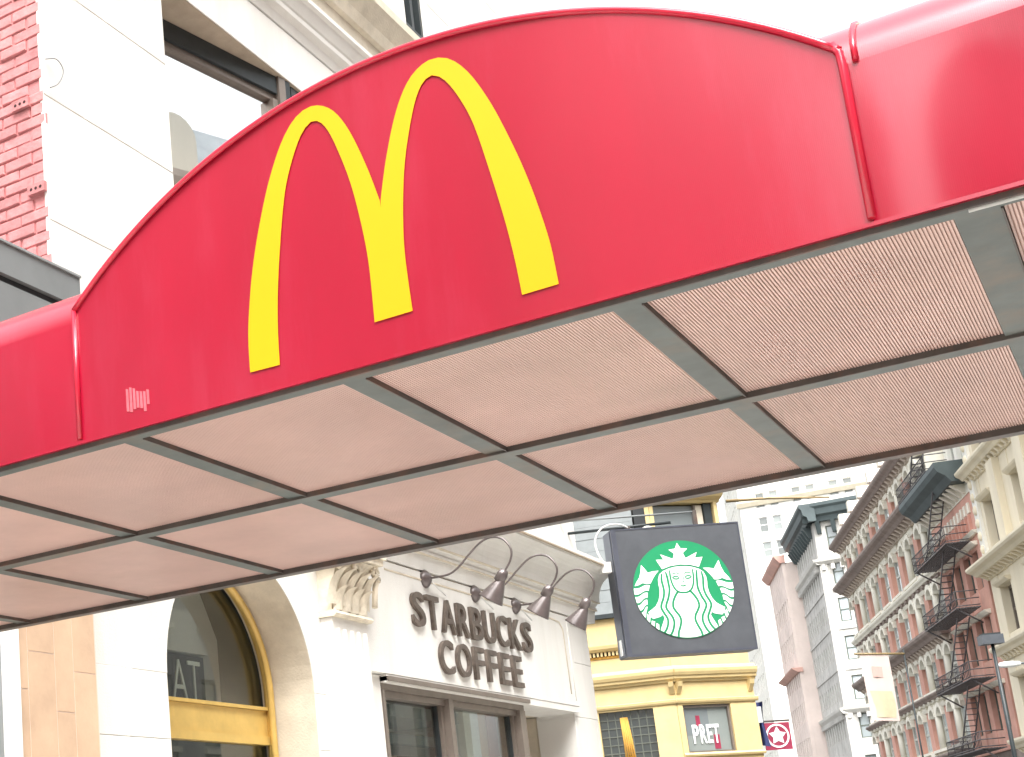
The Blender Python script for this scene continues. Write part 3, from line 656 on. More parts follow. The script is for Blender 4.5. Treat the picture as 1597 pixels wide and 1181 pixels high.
# ------------------------------------------------------------------ low neighbour carrying the canopy
H = Frame((-4.8, 0, 0), 90)
lb = thing('low_building', 'low dark grey shopfront building that the red canopy leads into', 'building', (-4.8, 0, 0))
part('core', MB().box(-14, -4.98, -9, 6.33, 0, 4.75), 'grey_metal2', lb)
fs = part('fascia', MB(H).box(-9, 6.34, -0.3, 0.0, 4.855, 5.035), 'grey_metal', lb)
link('coping', MB(H).box(-9, 6.342, -0.34, 0.012, 5.037, 5.05).mesh('coping', 'grey_metal2', wloc(fs)), fs)
part('gap', MB(H).box(-9, 6.325, -0.3, -0.03, 4.815, 4.854), 'black', lb)
for k in range(12):
    s1 = 6.33-k*1.05 if k else 6.33
    s0 = 6.33-(k+1)*1.05 if k else 5.62
    if k: s1 = 5.62-(k-1)*1.05-0.006; s0 = s1-1.044
    part('cladding_panel', MB(H).box(s0+0.004, s1-0.004, -0.2, -0.012, 3.35, 4.81), 'grey_metal2' if k % 3 else 'grey_metal', lb)
# tiled pier with visible tiles
tp = part('tiled_pier', MB(H).box(5.66, 6.322, -0.22, -0.012, 0, 3.34), 'grout', lb)
tag(tp, 'pier of tall tan tiles with pale joints')
colw = [5.665, 5.745, 5.965, 6.12, 6.315]
for c in range(4):
    a, b = colw[c], colw[c+1]; z = 0.02+[0.1, 0.3, 0.0, 0.22][c]; hh = 0.62
    zz = [0.0]
    while z < 3.3: zz.append(z); z += hh
    zz.append(3.33)
    for z0, z1 in zip(zz, zz[1:]):
        if z1-z0 < 0.03: continue
        link('tile', MB(H).box(a+0.0035, b-0.0035, -0.10, -0.0095, z0+0.0035, z1-0.0035).mesh('tile', 'tile', wloc(tp)), tp)
part('white_trim', MB(H).box(5.54, 5.655, -0.2, 0.012, 0, 3.34), 'white_paint', lb)
part('grey_trim', MB(H).box(5.50, 5.538, -0.2, -0.01, 0, 3.34), 'grey_metal2', lb)
part('cream_panel', MB(H).box(3.0, 5.498, -0.2, -0.03, 2.1, 3.34), 'cream', lb)
part('shop_glass', MB(H).box(3.0, 5.498, -0.2, -0.06, 0.2, 2.09), 'pane_dark', lb)
part('wall_panel', MB(H).box(-9, 2.995, -0.2, -0.02, 0, 3.34), 'grey_metal', lb)

# ------------------------------------------------------------------ raised letter sign and gooseneck lamps
ls = thing('letter_sign', 'two lines of raised dark metal letters on the stone fascia', 'sign', tuple(F.p(11.96, 0.04, 3.1)))
def line(text, s0, s1, z0, h, widths=None):
    n = len(text); wsum = sum(widths); gap = (s1-s0-wsum)/(n-1); s = s0
    for ch, w in zip(text, widths):
        g_ = link('letter', letter_mesh(ch, 'letter', w, h, 0.03, 0.010), ls, Vector(F.p(s, 0.043, z0))-ls.location, F.deg)
        s += w+gap
line('STARBUCKS', 10.70, 13.26, 3.475, 0.285, [.225, .235, .27, .24, .235, .245, .25, .255, .225])
line('COFFEE', 11.14, 12.92, 3.125, 0.285, [.265, .29, .215, .215, .225, .225])
def gooseneck(s, label):
    t = thing('gooseneck_lamp', label, 'lamp', tuple(F.p(s, 0.0, 3.90)), 'gooseneck lamps over the letter sign')
    part('wall_plate', MB(F).lathe((s, 0.0, 3.90), F.n, [(0.0, 0.0), (0.075, 0.0), (0.08, 0.05), (0.06, 0.075), (0.025, 0.10), (0.0, 0.105)], 16), 'lamp_metal', t)
    pts = [(s, 0.08, 3.90), (s, 0.24, 3.90), (s, 0.34, 3.94), (s, 0.47, 4.05), (s, 0.57, 4.12), (s, 0.67, 4.14), (s, 0.76, 4.10), (s, 0.81, 4.01), (s, 0.79, 3.92), (s, 0.72, 3.83)]
    part('arm', MB(F).tube(smooth_path(pts, 5), 0.009, 8), 'lamp_metal', t)
    part('stay_rod', MB(F).tube([(s, 0.09, 3.88), (s+0.35, 0.06, 3.80)], 0.005, 6), 'cable', t)
    ax = F.n*(-0.75)+Vector((0, 0, -1))
    part('socket', MB(F).lathe((s, 0.725, 3.84), ax, [(0.0, -0.02), (0.035, -0.02), (0.045, 0.02), (0.045, 0.08), (0.036, 0.085)], 14), 'lamp_metal', t)
    sh = part('shade', MB(F).lathe((s, 0.70, 3.78), ax, [(0.032, 0.0), (0.045, 0.03), (0.07, 0.09), (0.10, 0.17), (0.104, 0.182), (0.097, 0.182), (0.065, 0.095), (0.028, 0.02)], 22), 'lamp_metal', t)
    link('bulb', MB(F).lathe((s, 0.70, 3.78), ax, [(0.02, 0.02), (0.035, 0.08), (0.045, 0.12), (0.03, 0.155), (0.0, 0.165)], 12).mesh('bulb', 'lamp_white', wloc(sh)), sh)
gooseneck(11.04, 'dark gooseneck wall lamp nearest the pilaster, over the first letters')
gooseneck(12.05, 'dark gooseneck wall lamp in the middle of the three')
gooseneck(12.98, 'dark gooseneck wall lamp nearest the building corner and square sign')
part_ = None

# ------------------------------------------------------------------ square projecting sign
S = Frame((-4.51, 14.72, 0), 34)
bs_ = thing('projecting_sign', 'square charcoal box sign with round green and white emblem', 'sign', tuple(S.p(0.65, -0.1, 3.51)))
part('box', MB(S).box(0.0, 1.30, -0.26, 0.0, 3.512, 4.82), 'sign_black', bs_)
eb = MB(S)
eb.box(-0.006, 0.045, -0.02, 0.012, 3.507, 4.825); eb.box(1.29, 1.304, -0.02, 0.004, 3.507, 4.825); eb.box(0.046, 1.289, -0.02, 0.004, 3.506, 3.535); eb.box(0.046, 1.289, -0.02, 0.004, 4.810, 4.826)
part('face_frame', eb, 'sign_edge', bs_)
part('side_cover', MB(S).box(-0.012, -0.001, -0.25, -0.03, 3.52, 4.815), 'sign_edge', bs_)
part('white_tag', MB(S).box(-0.02, -0.013, -0.17, -0.10, 3.54, 3.70), 'white_sign', bs_)
EC = (0.652, 4.163); ER = 0.505
def disk(r, n=72): return [(EC[0]+r*cos(2*pi*k/n), EC[1]+r*sin(2*pi*k/n)) for k in range(n)]
part('emblem_disk', MB(S).plate(disk(ER), 0.001, 0.006), 'green', bs_)
def T(p, m=1): return (EC[0]+m*p[0]*ER, EC[1]+p[1]*ER)
def sym(half):      # half outline with x >= 0 from top to bottom, mirrored
    return [T(p) for p in half]+[T(p, -1) for p in reversed(half) if p[0] > 1e-6]
def wplate(name, poly, mat='white_sign', n0=0.0065, n1=0.010): return part(name, MB(S).plate(poly, n0, n1), mat, bs_)
wplate('crown', sym([(0, .95), (.055, .835), (.19, .82), (.09, .735), (.125, .63), (.17, .645), (.37, .735), (.315, .62), (.47, .63), (.37, .43), (.2, .485), (0, .505)]))
body = [(0, .465), (.12, .46), (.24, .435), (.36, .39), (.44, .33), (.482, .23), (.488, .12), (.478, .02), (.495, -.10), (.535, -.21), (.60, -.31), (.69, -.375), (.765, -.42), (.745, -.50), (.69, -.565), (.60, -.545), (.54, -.53), (.485, -.495), (.462, -.56), (.50, -.65), (.545, -.74), (.57, -.80)]
for k in range(1, 9):
    t = math.atan2(-.80, .57)+(-(pi/2)-math.atan2(-.80, .57))*k/8; body.append((0.982*cos(t) if k < 8 else 0.0, 0.982*sin(t)))
wplate('figure', sym(body))
fin = [(.78, .545), (.70, .43), (.67, .375), (.56, .40), (.445, .405), (.52, .33), (.58, .25), (.64, .155), (.72, .15), (.80, .175), (.88, .135), (.965, .12), (.92, .20), (.854, .285), (.81, .40)]
bands = [((.665, .12), (.70, .01), (.99, .075), (.992, -.05)), ((.725, -.03), (.745, -.13), (.987, -.10), (.968, -.225)), ((.755, -.17), (.762, -.27), (.957, -.275), (.922, -.38)), ((.768, -.31), (.79, -.385), (.90, -.425), (.843, -.53)), ((.79, -.455), (.735, -.53), (.817, -.567), (.77, -.632)), ((.715, -.60), (.655, -.625), (.745, -.662), (.692, -.716)), ((.63, -.655), (.585, -.69), (.662, -.745), (.605, -.792))]
for m in (1, -1):
    wplate('tail_fin', [T(p, m) for p in fin][::m])
    for a, b, c, d in bands:
        def lerp(p, q, t, w): return (p[0]+(q[0]-p[0])*t, p[1]+(q[1]-p[1])*t+w*sin(2*pi*t))
        top = [lerp(a, c, k/8, 0.018) for k in range(9)]; bot = [lerp(b, d, k/8, 0.018) for k in range(9)]
        wplate('tail_band', [T(p, m) for p in top+bot[::-1]][::m])
lines = [[(.10, -.035), (.154, -.085), (.215, -.18), (.25, -.265), (.257, -.36), (.215, -.45), (.16, -.54), (.143, -.64), (.175, -.75), (.225, -.87), (.238, -.965)],
         [(.315, .37), (.295, .26), (.289, .15), (.285, .0), (.334, -.17), (.385, -.28), (.40, -.36), (.36, -.45), (.30, -.56), (.286, -.68), (.33, -.82), (.385, -.91)],
         [(.40, .34), (.415, .2), (.402, .07), (.40, -.04), (.43, -.16), (.485, -.28), (.498, -.36), (.46, -.46), (.405, -.58), (.412, -.69), (.455, -.79), (.50, -.85)],
         [(.228, .40), (.232, .28), (.222, .16), (.19, .05), (.14, -.03), (.07, -.068), (0, -.075)]]
def ribbon(pl, w, m):
    p = smooth_path(pl, 5); l = []; r = []
    for i in range(len(p)):
        a = p[max(i-1, 0)]; b = p[min(i+1, len(p)-1)]; dx, dy = b[0]-a[0], b[1]-a[1]; d = math.hypot(dx, dy) or 1
        ww = w*(0.6+0.4*min(1, i/4))
        l.append(T((p[i][0]-dy/d*ww/2, p[i][1]+dx/d*ww/2), m)); r.append(T((p[i][0]+dy/d*ww/2, p[i][1]-dx/d*ww/2), m))
    return (l+r[::-1])[::m]
for m in (1, -1):
    for k, pl_ in enumerate(lines): wplate('hair_line', ribbon(pl_, 0.044 if k < 3 else 0.036, m), 'green', 0.0103, 0.012)
    wplate('eye', ribbon([(.055, .235), (.10, .262), (.15, .262), (.195, .24)], 0.026, m), 'green', 0.0103, 0.012)
    wplate('eye', ribbon([(.06, .222), (.11, .21), (.18, .222)], 0.03, m), 'green', 0.0103, 0.012)
    wplate('brow', ribbon([(.04, .30), (.10, .335), (.19, .315)], 0.02, m), 'green', 0.0103, 0.012)
wplate('mouth', ribbon([(-.055, .075), (0, .062), (.055, .075)], 0.03, 1), 'green', 0.0103, 0.012)
wplate('nose', ribbon([(.025, .25), (.03, .17), (.0, .14), (-.02, .15)], 0.018, 1), 'green', 0.0103, 0.012)
# bracket and cable from the building corner
part('bracket_arm', MB().tube([(-5.0, 14.86, 4.90), (-4.0, 15.10, 4.87)], 0.016, 8), 'frame_dark', bs_)
part('hanger', MB(S).box(0.2, 0.24, -0.15, -0.11, 4.82, 4.88).box(0.9, 0.94, -0.15, -0.11, 4.82, 5.0), 'dark_steel', bs_)
a_, b_ = S.p(0.26, -0.13, 4.84), S.p(-0.10, -0.1, 4.86)
part('power_cable', MB().tube(smooth_path([tuple(a_), tuple(S.p(0.12, -0.1, 4.90)), tuple(S.p(-0.04, -0.1, 4.88)), tuple(S.p(-0.13, -0.12, 4.76)), tuple(S.p(-0.12, -0.13, 4.62)), tuple(S.p(-0.06, -0.14, 4.50))], 5), 0.010, 7), 'cable', bs_)
part('junction_box', MB(S).box(-0.12, -0.015, -0.17, -0.08, 4.40, 4.51), 'cable', bs_)
part('top_rod', MB().tube([tuple(S.p(-0.45, -0.2, 4.99)), tuple(S.p(0.9, -0.12, 4.985))], 0.010, 6), 'grey_metal', bs_)
part('lamp_cap', MB(S).lathe((0.42, -0.13, 4.826), (0, 0, 1), [(0.06, 0), (0.05, 0.03), (0.02, 0.045), (0, 0.05)], 12), 'cable', bs_)

# ------------------------------------------------------------------ yellow building across the side street
K = 1.6
YC = (-6.44*K, 23.12*K)
YL = Frame(YC, 12); YR = Frame(YC, 47)
def zz_(z): return 1.6+K*(z-1.6)
yb_ = thing('yellow_building', 'yellow painted corner building with bay windows and dark grey upper storey', 'building', (YC[0], YC[1], 0))
RW_ = 1.36*K
# solid body (footprint follows both faces) in two tiers
def foot(l0, l1, r, depth, inset=0.0):
    a = YL.p(l0, -inset, 0); b = YL.p(0, -inset, 0) ; c = YR.p(r, -inset, 0); d = c+Vector((-0.42*depth, 0.9*depth, 0)); e = a+Vector((-0.3*depth, depth, 0))
    return [a, b, c, d, e]
def prism(pts, z0, z1):
    mb = MB(); k = len(pts); mb.v = [(p.x, p.y, z0) for p in pts]+[(p.x, p.y, z1) for p in pts]
    mb.f = [tuple(reversed(range(k))), tuple(range(k, 2*k))]+[(j, (j+1) % k, k+(j+1) % k, k+j) for j in range(k)]
    return mb
part('core', prism(foot(-10, 0, RW_, 9, 0.16), 0, zz_(5.2)), 'interior', yb_)
# left face pieces
def yl(name, s0, s1, z0, z1, n0=-0.15, n1=0.0, mat='yellow_paint', fr=YL): return part(name, MB(fr).box(s0*K, s1*K, n0, n1, zz_(z0), zz_(z1)), mat, yb_)
yl('wall', -5, -1.18, 1.0, 5.2, n1=-0.004)
yl('pier', -0.355, -0.005, 0.65, 3.76)
yl('lower_wall', -1.18, -0.355, 0.65, 2.98)
yl('frieze', -1.18, -0.004, 3.76, 4.10, n1=-0.006)
yl('upper_band', -1.18, -0.004, 4.10, 4.585, n1=-0.004)
yl('band', -1.3, -0.81+0.8, 4.79, 5.22, n1=-0.008)
def ymould(fr, s0, s1):
    p = [(-0.1, 4.125), (0.05, 4.125), (0.065, 4.16), (0.12, 4.17), (0.13, 4.215), (0.16, 4.22), (0.19, 4.265), (0.20, 4.31), (0.12, 4.32), (0.09, 4.36), (0.04, 4.375), (-0.1, 4.38)]
    part('cornice', MB(fr).mould([(n, zz_(z)) for n, z in p], s0*K, s1*K), 'yellow_paint', yb_)
    p = [(-0.1, 3.79), (0.03, 3.79), (0.05, 3.815), (0.06, 3.85), (0.02, 3.86), (-0.1, 3.87)]
    part('moulding', MB(fr).mould([(n, zz_(z)) for n, z in p], s0*K, s1*K), 'yellow_paint', yb_)
ymould(YL, -1.5, 0.03); ymould(YR, -0.03, 1.40)
# dentils under the upper ledge
part('ledge', MB(YL).mould([(-0.1, zz_(4.70)), (0.10, zz_(4.70)), (0.16, zz_(4.74)), (0.18, zz_(4.79)), (-0.1, zz_(4.80))], -1.5*K, 0.02), 'yellow_paint', yb_)
for k in range(26):
    s = -1.49*K+k*0.094
    part('dentil', MB(YL).box(s, s+0.05, -0.05, 0.075, zz_(4.63), zz_(4.695)), 'yellow_paint', yb_)
part('dentil_band', MB(YL).box(-1.5*K, 0, -0.1, 0.012, zz_(4.59), zz_(4.628)), 'curtain', yb_)
# right face
yl('pier', 0.005, 0.095, 0.65, 3.76, fr=YR); yl('pier', 0.915, 1.36, 0.65, 3.76, fr=YR)
yl('lower_wall', 0.095, 0.915, 0.65, 3.03, fr=YR); yl('frieze', 0.004, 1.36, 3.765, 4.10, n1=-0.006, fr=YR)
yl('upper_band', 0.004, 1.36, 4.10, 5.2, n1=-0.004, fr=YR)
for fr, s in ((YL, -0.075), (YR, 0.02), (YR, 1.26)):
    p = [(-0.05, 3.94), (0.02, 3.94), (0.06, 3.98), (0.14, 4.05), (0.17, 4.12), (-0.05, 4.12)]
    part('corbel', MB(fr).mould([(n, zz_(z)) for n, z in p], s*K, s*K+0.115), 'yellow_paint', yb_)
part('sill', MB(YR).mould([(-0.1, zz_(2.97)), (0.06, zz_(2.97)), (0.08, zz_(3.0)), (0.02, zz_(3.03)), (-0.1, zz_(3.03))], 0.0, 1.38*K), 'yellow_paint', yb_)
yw = part('leaded_window', MB(YL).box(-1.18*K, -0.355*K, -0.17, -0.14, zz_(2.98), zz_(3.76)), 'pane_dark', yb_)
tag(yw, 'dark leaded window with a gold curtain')
lead = MB(YL)
for k in range(1, 7):
    s = (-1.18+0.825*k/7)*K; lead.box(s-0.012, s+0.012, -0.139, -0.118, zz_(2.98), zz_(3.75))
for k in range(1, 6):
    z = zz_(2.98+0.78*k/6); lead.box(-1.175*K, -0.36*K, -0.138, -0.12, z-0.012, z+0.012)
link('glazing_bars', lead.mesh('glazing_bars', 'lead', wloc(yw)), yw)
cu_ = MB(YL)
for k in range(5): cu_.tube([((-0.86+0.022*k)*K, -0.132, zz_(3.66)), ((-0.85+0.028*k)*K, -0.132, zz_(3.3)), ((-0.85+0.034*k)*K, -0.132, zz_(2.98))], 0.026, 6)
link('curtain', cu_.mesh('curtain', 'curtain', wloc(yw)), yw)
pw_ = part('shop_window', MB(YR).box(0.095*K, 0.915*K, -0.16, -0.13, zz_(3.03), zz_(3.76)), 'pane_mid', yb_)
tag(pw_, 'bay window with white letters on the glass')
link('frame', MB(YR).box(0.095*K, 0.13*K, -0.129, -0.06, zz_(3.03), zz_(3.76)).box(0.88*K, 0.915*K, -0.129, -0.06, zz_(3.03), zz_(3.76)).box(0.13*K, 0.88*K, -0.129, -0.06, zz_(3.03), zz_(3.06)).box(0.13*K, 0.88*K, -0.129, -0.06, zz_(3.72), zz_(3.76)).mesh('frame', 'frame_brown', wloc(pw_)), pw_)
link('goods', MB(YR).box(0.14*K, 0.55*K, -0.129, -0.125, zz_(3.3), zz_(3.70)).mesh('goods', 'pane_pale', wloc(pw_)), pw_)
link('goods', MB(YR).box(0.60*K, 0.70*K, -0.129, -0.124, zz_(3.08), zz_(3.3)).mesh('goods', 'maroon', wloc(pw_)), pw_)
link('goods', MB(YR).box(0.33*K, 0.40*K, -0.124, -0.120, zz_(3.44), zz_(3.6)).mesh('goods', 'maroon', wloc(pw_)), pw_)
for ch, s, w in (('P', 0.245, 0.10), ('R', 0.37, 0.105), ('E', 0.49, 0.085), ('T', 0.585, 0.115)):
    link('letter', letter_mesh(ch, 'white_sign', w*K, 0.29*K, 0.012, 0.02), pw_, Vector(YR.p(s*K, -0.118, zz_(3.17)))-wloc(pw_), YR.deg)
# dark grey siding above the yellow storey and the upper bay
yl('dark_ledge', -5, -0.20, 5.222, 5.29, n0=-0.3, n1=0.12, mat='frame_dark')
for k in range(4): yl('siding_board', -5, -0.27, 5.295+k*0.195, 5.485+k*0.195, n0=-0.3, n1=-0.02-0.01*(k % 2), mat='grey_metal2')
yl('dark_ledge', -5, -0.25, 6.085, 6.12, n0=-0.3, n1=0.06, mat='frame_dark')
for k in range(8): yl('siding_board', -5, -0.27, 6.125+k*0.205, 6.325+k*0.205, n0=-0.3, n1=-0.03-0.01*(k % 2), mat='grey_metal2')
part('upper_core', prism(foot(-10, 0, RW_, 9, 0.32), zz_(5.201), zz_(9.6)), 'interior', yb_)
yl('corner_post', -0.24, -0.07, 5.23, 7.0, n0=-0.3, mat='black')
yl('corner_post', -0.065, 0.0, 5.23, 7.1, n0=-0.3, mat='yellow_paint')
yl('corner_post', 0.01, 0.075, 5.21, 7.1, n0=-0.3, mat='yellow_paint', fr=YR)
up_ = yl('upper_bay_window', 0.08, 0.86, 5.6, 6.96, n0=-0.25, n1=-0.2, mat='pane_pale', fr=YR)
link('frame', MB(YR).box(0.08*K, 0.11*K, -0.199, -0.1, zz_(5.6), zz_(6.96)).box(0.84*K, 0.87*K, -0.199, -0.1, zz_(5.6), zz_(6.96)).mesh('frame', 'frame_brown', wloc(up_)), up_)
yl('blind', 0.88, 0.99, 5.6, 6.96, n0=-0.25, n1=-0.12, mat='stone_tan', fr=YR)
yl('dark_pier', 1.0, 1.13, 5.6, 6.98, n0=-0.3, n1=-0.05, mat='frame_dark', fr=YR)
yl('bay_post', 1.15, 1.21, 5.2, 7.15, n0=-0.3, n1=0.02, mat='yellow_paint', fr=YR)
part('bay_cornice', MB(YR).mould([(-0.3, zz_(6.985)), (0.02, zz_(6.985)), (0.05, zz_(7.02)), (0.20, zz_(7.06)), (0.28, zz_(7.12)), (0.28, zz_(7.2)), (-0.3, zz_(7.22))], -0.10, 1.26*K), 'yellow_paint', yb_)
yl('upper_wall', 0.0, 1.2, 7.23, 9.5, n0=-0.3, n1=-0.06, mat='yellow_paint', fr=YR)
yl('upper_bay_sill', 0.0, 1.22, 5.205, 5.59, n0=-0.3, n1=0.03, mat='yellow_paint', fr=YR)

# ------------------------------------------------------------------ flagpole, flag, square park sign, lamps, banner
fp0 = Vector(YR.p(1.25*K, 0.02, zz_(7.15)-0.02))
single('flagpole', MB().tube([(-9.16, 40.3, 10.62), (-8.2, 40.7, 10.58), (-6.72, 41.0, 10.36)], 0.045, 8, (1.0, 0.5)), 'pole_brown', 'thin brown pole sticking out above the square charcoal sign', 'flagpole')
fl_ = thing('furled_flag', 'dark navy flag hanging beside the yellow building', 'flag', (-9.45, 41.0, 4.3))
def flg(u, v): return (-9.62+0.42*u+0.05*sin(9*u+4*v), 41.0+0.10*sin(14*u+3*v), 4.25+1.02*v-0.18*u*(1-v))
part('cloth', MB().grid(flg, 14, 12), 'navy', fl_)
part('pale_stripe', MB().grid(lambda u, v: (-9.36+0.13*u, 40.88+0.02*sin(12*u), 4.72+0.42*v), 4, 4), 'white_sign', fl_)
part('staff', MB().tube([(-9.66, 41.02, 5.4), (-9.60, 41.0, 4.1)], 0.03, 7), 'black', fl_)
PS = Frame((-6.63*1.5, 29.26*1.5, 0), 38)
ps = thing('park_sign', 'small square maroon hanging sign with white star in a ring', 'sign', tuple(PS.p(0.4, 0, 4.2)))
zt = 1.6+1.5*(3.83-1.6); zb = 1.6+1.5*(3.31-1.6); wS = 0.77
part('board', MB(PS).box(0, wS, -0.03, 0, zb, zt-0.02), 'maroon', ps)
cx_, cz_ = wS/2, (zb+zt)/2
def ringp(r0, r1, n=48):
    mb = MB(PS); i = 0
    for k in range(n):
        t0, t1 = 2*pi*k/n, 2*pi*(k+1)/n
        mb.plate([(cx_+r0*cos(t0), cz_+r0*sin(t0)), (cx_+r1*cos(t0), cz_+r1*sin(t0)), (cx_+r1*cos(t1), cz_+r1*sin(t1)), (cx_+r0*cos(t1), cz_+r0*sin(t1))], 0.001, 0.008)
    return mb
part('ring', ringp(0.285, 0.335), 'white_sign', ps)
part('star', MB(PS).plate([(cx_+(0.26 if k % 2 == 0 else 0.14)*sin(pi*k/5), cz_+(0.26 if k % 2 == 0 else 0.14)*cos(pi*k/5)) for k in range(10)][::-1], 0.001, 0.010), 'white_sign', ps)
part('rod', MB(PS).tube([(-0.3, -0.015, zt+0.03), (wS+0.02, -0.015, zt+0.03)], 0.028, 7), 'dark_steel', ps)
part('post', MB(PS).tube([(-0.3, -0.015, 0), (-0.3, -0.015, zt+0.3)], 0.04, 8), 'black', ps)
lp = thing('street_lamp', 'dark street lamp with flat box head before the brick fire-escape house', 'street lamp', (-5.35, 59.76, 0))
part('pole', MB().tube([(-5.35, 59.76, -0.15), (-5.35, 59.76, 8.05)], 0.075, 10, (1.3, 0.75)), 'frame_dark', lp)
part('lamp_head', MB(Frame((-5.38, 59.76, 0), 25)).box(-0.36, 0.36, -0.25, 0.25, 8.03, 8.36), 'sign_black', lp)
part('head_cap', MB(Frame((-5.38, 59.76, 0), 25)).box(-0.30, 0.30, -0.2, 0.2, 8.362, 8.42), 'frame_dark', lp)
lp2 = thing('street_lamp', 'white oval street lamp head on an arm before the beige building', 'street lamp', (-4.0, 70.0, 0))
q0 = Vector((-3.71/44.85, 1, (5.85-1.6)/44.85))
hx = lambda d: Vector((-3.71/44.85*d, d, 1.6+(5.85-1.6)/44.85*d))
h_ = hx(70)
part('lamp_head', MB().lathe((h_.x-0.42, h_.y, h_.z), (1, 0.25, 0.0), [(0.0, 0), (0.10, 0.05), (0.13, 0.25), (0.13, 0.55), (0.09, 0.80), (0.0, 0.86)], 12), 'white_sign', lp2)
part('arm', MB().tube([(h_.x+0.4, h_.y+0.2, h_.z), (h_.x+1.6, h_.y+0.5, h_.z-0.1)], 0.05, 7), 'grey_metal', lp2)
part('pole', MB().tube([(h_.x+1.6, h_.y+0.5, -0.15), (h_.x+1.6, h_.y+0.5, h_.z+0.1)], 0.08, 8), 'grey_metal', lp2)
BN = Frame((-6.43*1.9, 39.48*1.9, 0), 50)
bn = thing('street_banner', 'pale pinkish cloth banner hung out over the street', 'banner', tuple(BN.p(0.7, 0, 7)))
bz1 = 1.6+1.9*(6.0-1.6); bz0 = 1.6+1.9*(4.37-1.6)
bw = 1.62
part('cloth', MB().grid(lambda u, v: BN.p(bw*u+0.05*(1-v), 0.06*sin(5*u+2*v)*(1-v), bz0+(bz1-bz0)*v-0.05*u), 16, 18), 'banner', bn)
part('lower_print', MB().grid(lambda u, v: BN.p(bw*(0.10+0.78*u+0.06*sin(pi*v))+0.05*(1-v*0.45), 0.02+0.06*sin(5*u+2*v*0.45)*(1-v*0.45), bz0+(bz1-bz0)*(0.05+0.40*v)-0.05*u), 10, 10), 'banner_cream', bn)
part('upper_print', MB().grid(lambda u, v: BN.p(bw*(0.32+0.36*u)+0.02, 0.015+0.06*sin(5*u+2*v)*0.3, bz0+(bz1-bz0)*(0.66+0.16*v)-0.04*u), 6, 6), 'banner_print', bn)
part('pole', MB(BN).tube([(-0.25, 0, bz1+0.04), (bw+0.9, 0, bz1-0.0)], 0.05, 7), 'pole_brown', bn)
part('mast', MB(BN).tube([(bw+0.9, 0, -0.15), (bw+0.9, 0, bz1+0.2)], 0.04, 8), 'frame_dark', bn)

# ------------------------------------------------------------------ buildings along the diagonal street
def win_meshes(w, h, sash, pan, d=0.22, bar=0.07, hood=None, hoodmat=None, mull=False):
    f = MB(W0)
    f.box(0, bar, -d, -d+0.12, 0, h); f.box(w-bar, w, -d, -d+0.12, 0, h); f.box(bar, w-bar, -d, -d+0.12, 0, bar); f.box(bar, w-bar, -d, -d+0.12, h-bar, h)
    f.box(bar, w-bar, -d, -d+0.09, h*0.5-bar/2, h*0.5+bar/2)
    if mull: f.box(w/2-bar/2, w/2+bar/2, -d, -d+0.10, bar, h-bar)
    p = MB(W0).box(bar*0.5, w-bar*0.5, -d-0.05, -d+0.03, bar*0.5, h-bar*0.5)
    ho = None
    if hood == 'arch':
        ho = MB(W0); n = 8; r0, r1 = w*0.5, w*0.5+0.28
        for k in range(n):
            t0, t1 = pi*k/n, pi*(k+1)/n
            ho.plate([(w/2+r0*cos(t0), h-r0*0.55+r0*0.75*sin(t0)), (w/2+r1*cos(t0), h-r0*0.55+r1*0.85*sin(t0)), (w/2+r1*cos(t1), h-r0*0.55+r1*0.85*sin(t1)), (w/2+r0*cos(t1), h-r0*0.55+r0*0.75*sin(t1))], -0.2, 0.2)
    elif hood == 'flat':
        ho = MB(W0).mould([(-0.2, h+0.02), (0.12, h+0.02), (0.28, h+0.15), (0.34, h+0.24), (-0.2, h+0.28)], -0.2, w+0.2)
    elif hood == 'sill':
        ho = MB(W0).box(-0.1, w+0.1, -0.2, 0.14, -0.2, -0.02)
    return f.mesh('window', sash), p.mesh('pane', pan), (ho.mesh('hood', hoodmat) if ho else None)
def put_win(root, fr, meshes, s, z, n=0.0):
    f, p, h = meshes
    o = link('window', f, root, Vector(fr.p(s, n, z))-root.location, fr.deg)
    link('pane', p, o)
    if h: link('hood', h, o)
    return o
def facade(root, fr, s0, s1, z0, z1, cols, rows, meshes, wall, depth=0.3, pier=None, piername='pier', n=0.0):
    """piers and spandrels around a grid of recessed windows; cols = [(sa, sb)], rows = [(za, zb)]"""
    edges = [s0]+[x for c in cols for x in c]+[s1]
    for i in range(0, len(edges), 2):
        if edges[i+1]-edges[i] > 0.02: part(piername, MB(fr).box(edges[i], edges[i+1], n-depth, n, z0, z1), pier or wall, root)
    for (a, b) in cols:
        ze = [z0]+[x for r in rows for x in r]+[z1]
        for i in range(0, len(ze), 2):
            if ze[i+1]-ze[i] > 0.02: part('spandrel', MB(fr).box(a, b, n-depth, n-0.03, ze[i], ze[i+1]), wall, root)
        for r in rows: put_win(root, fr, meshes, a, r[0], n)
V = Vector((-0.309, 0.951, 0))
BP = (-22.71, 139.55)
B = Frame(BP, -72)
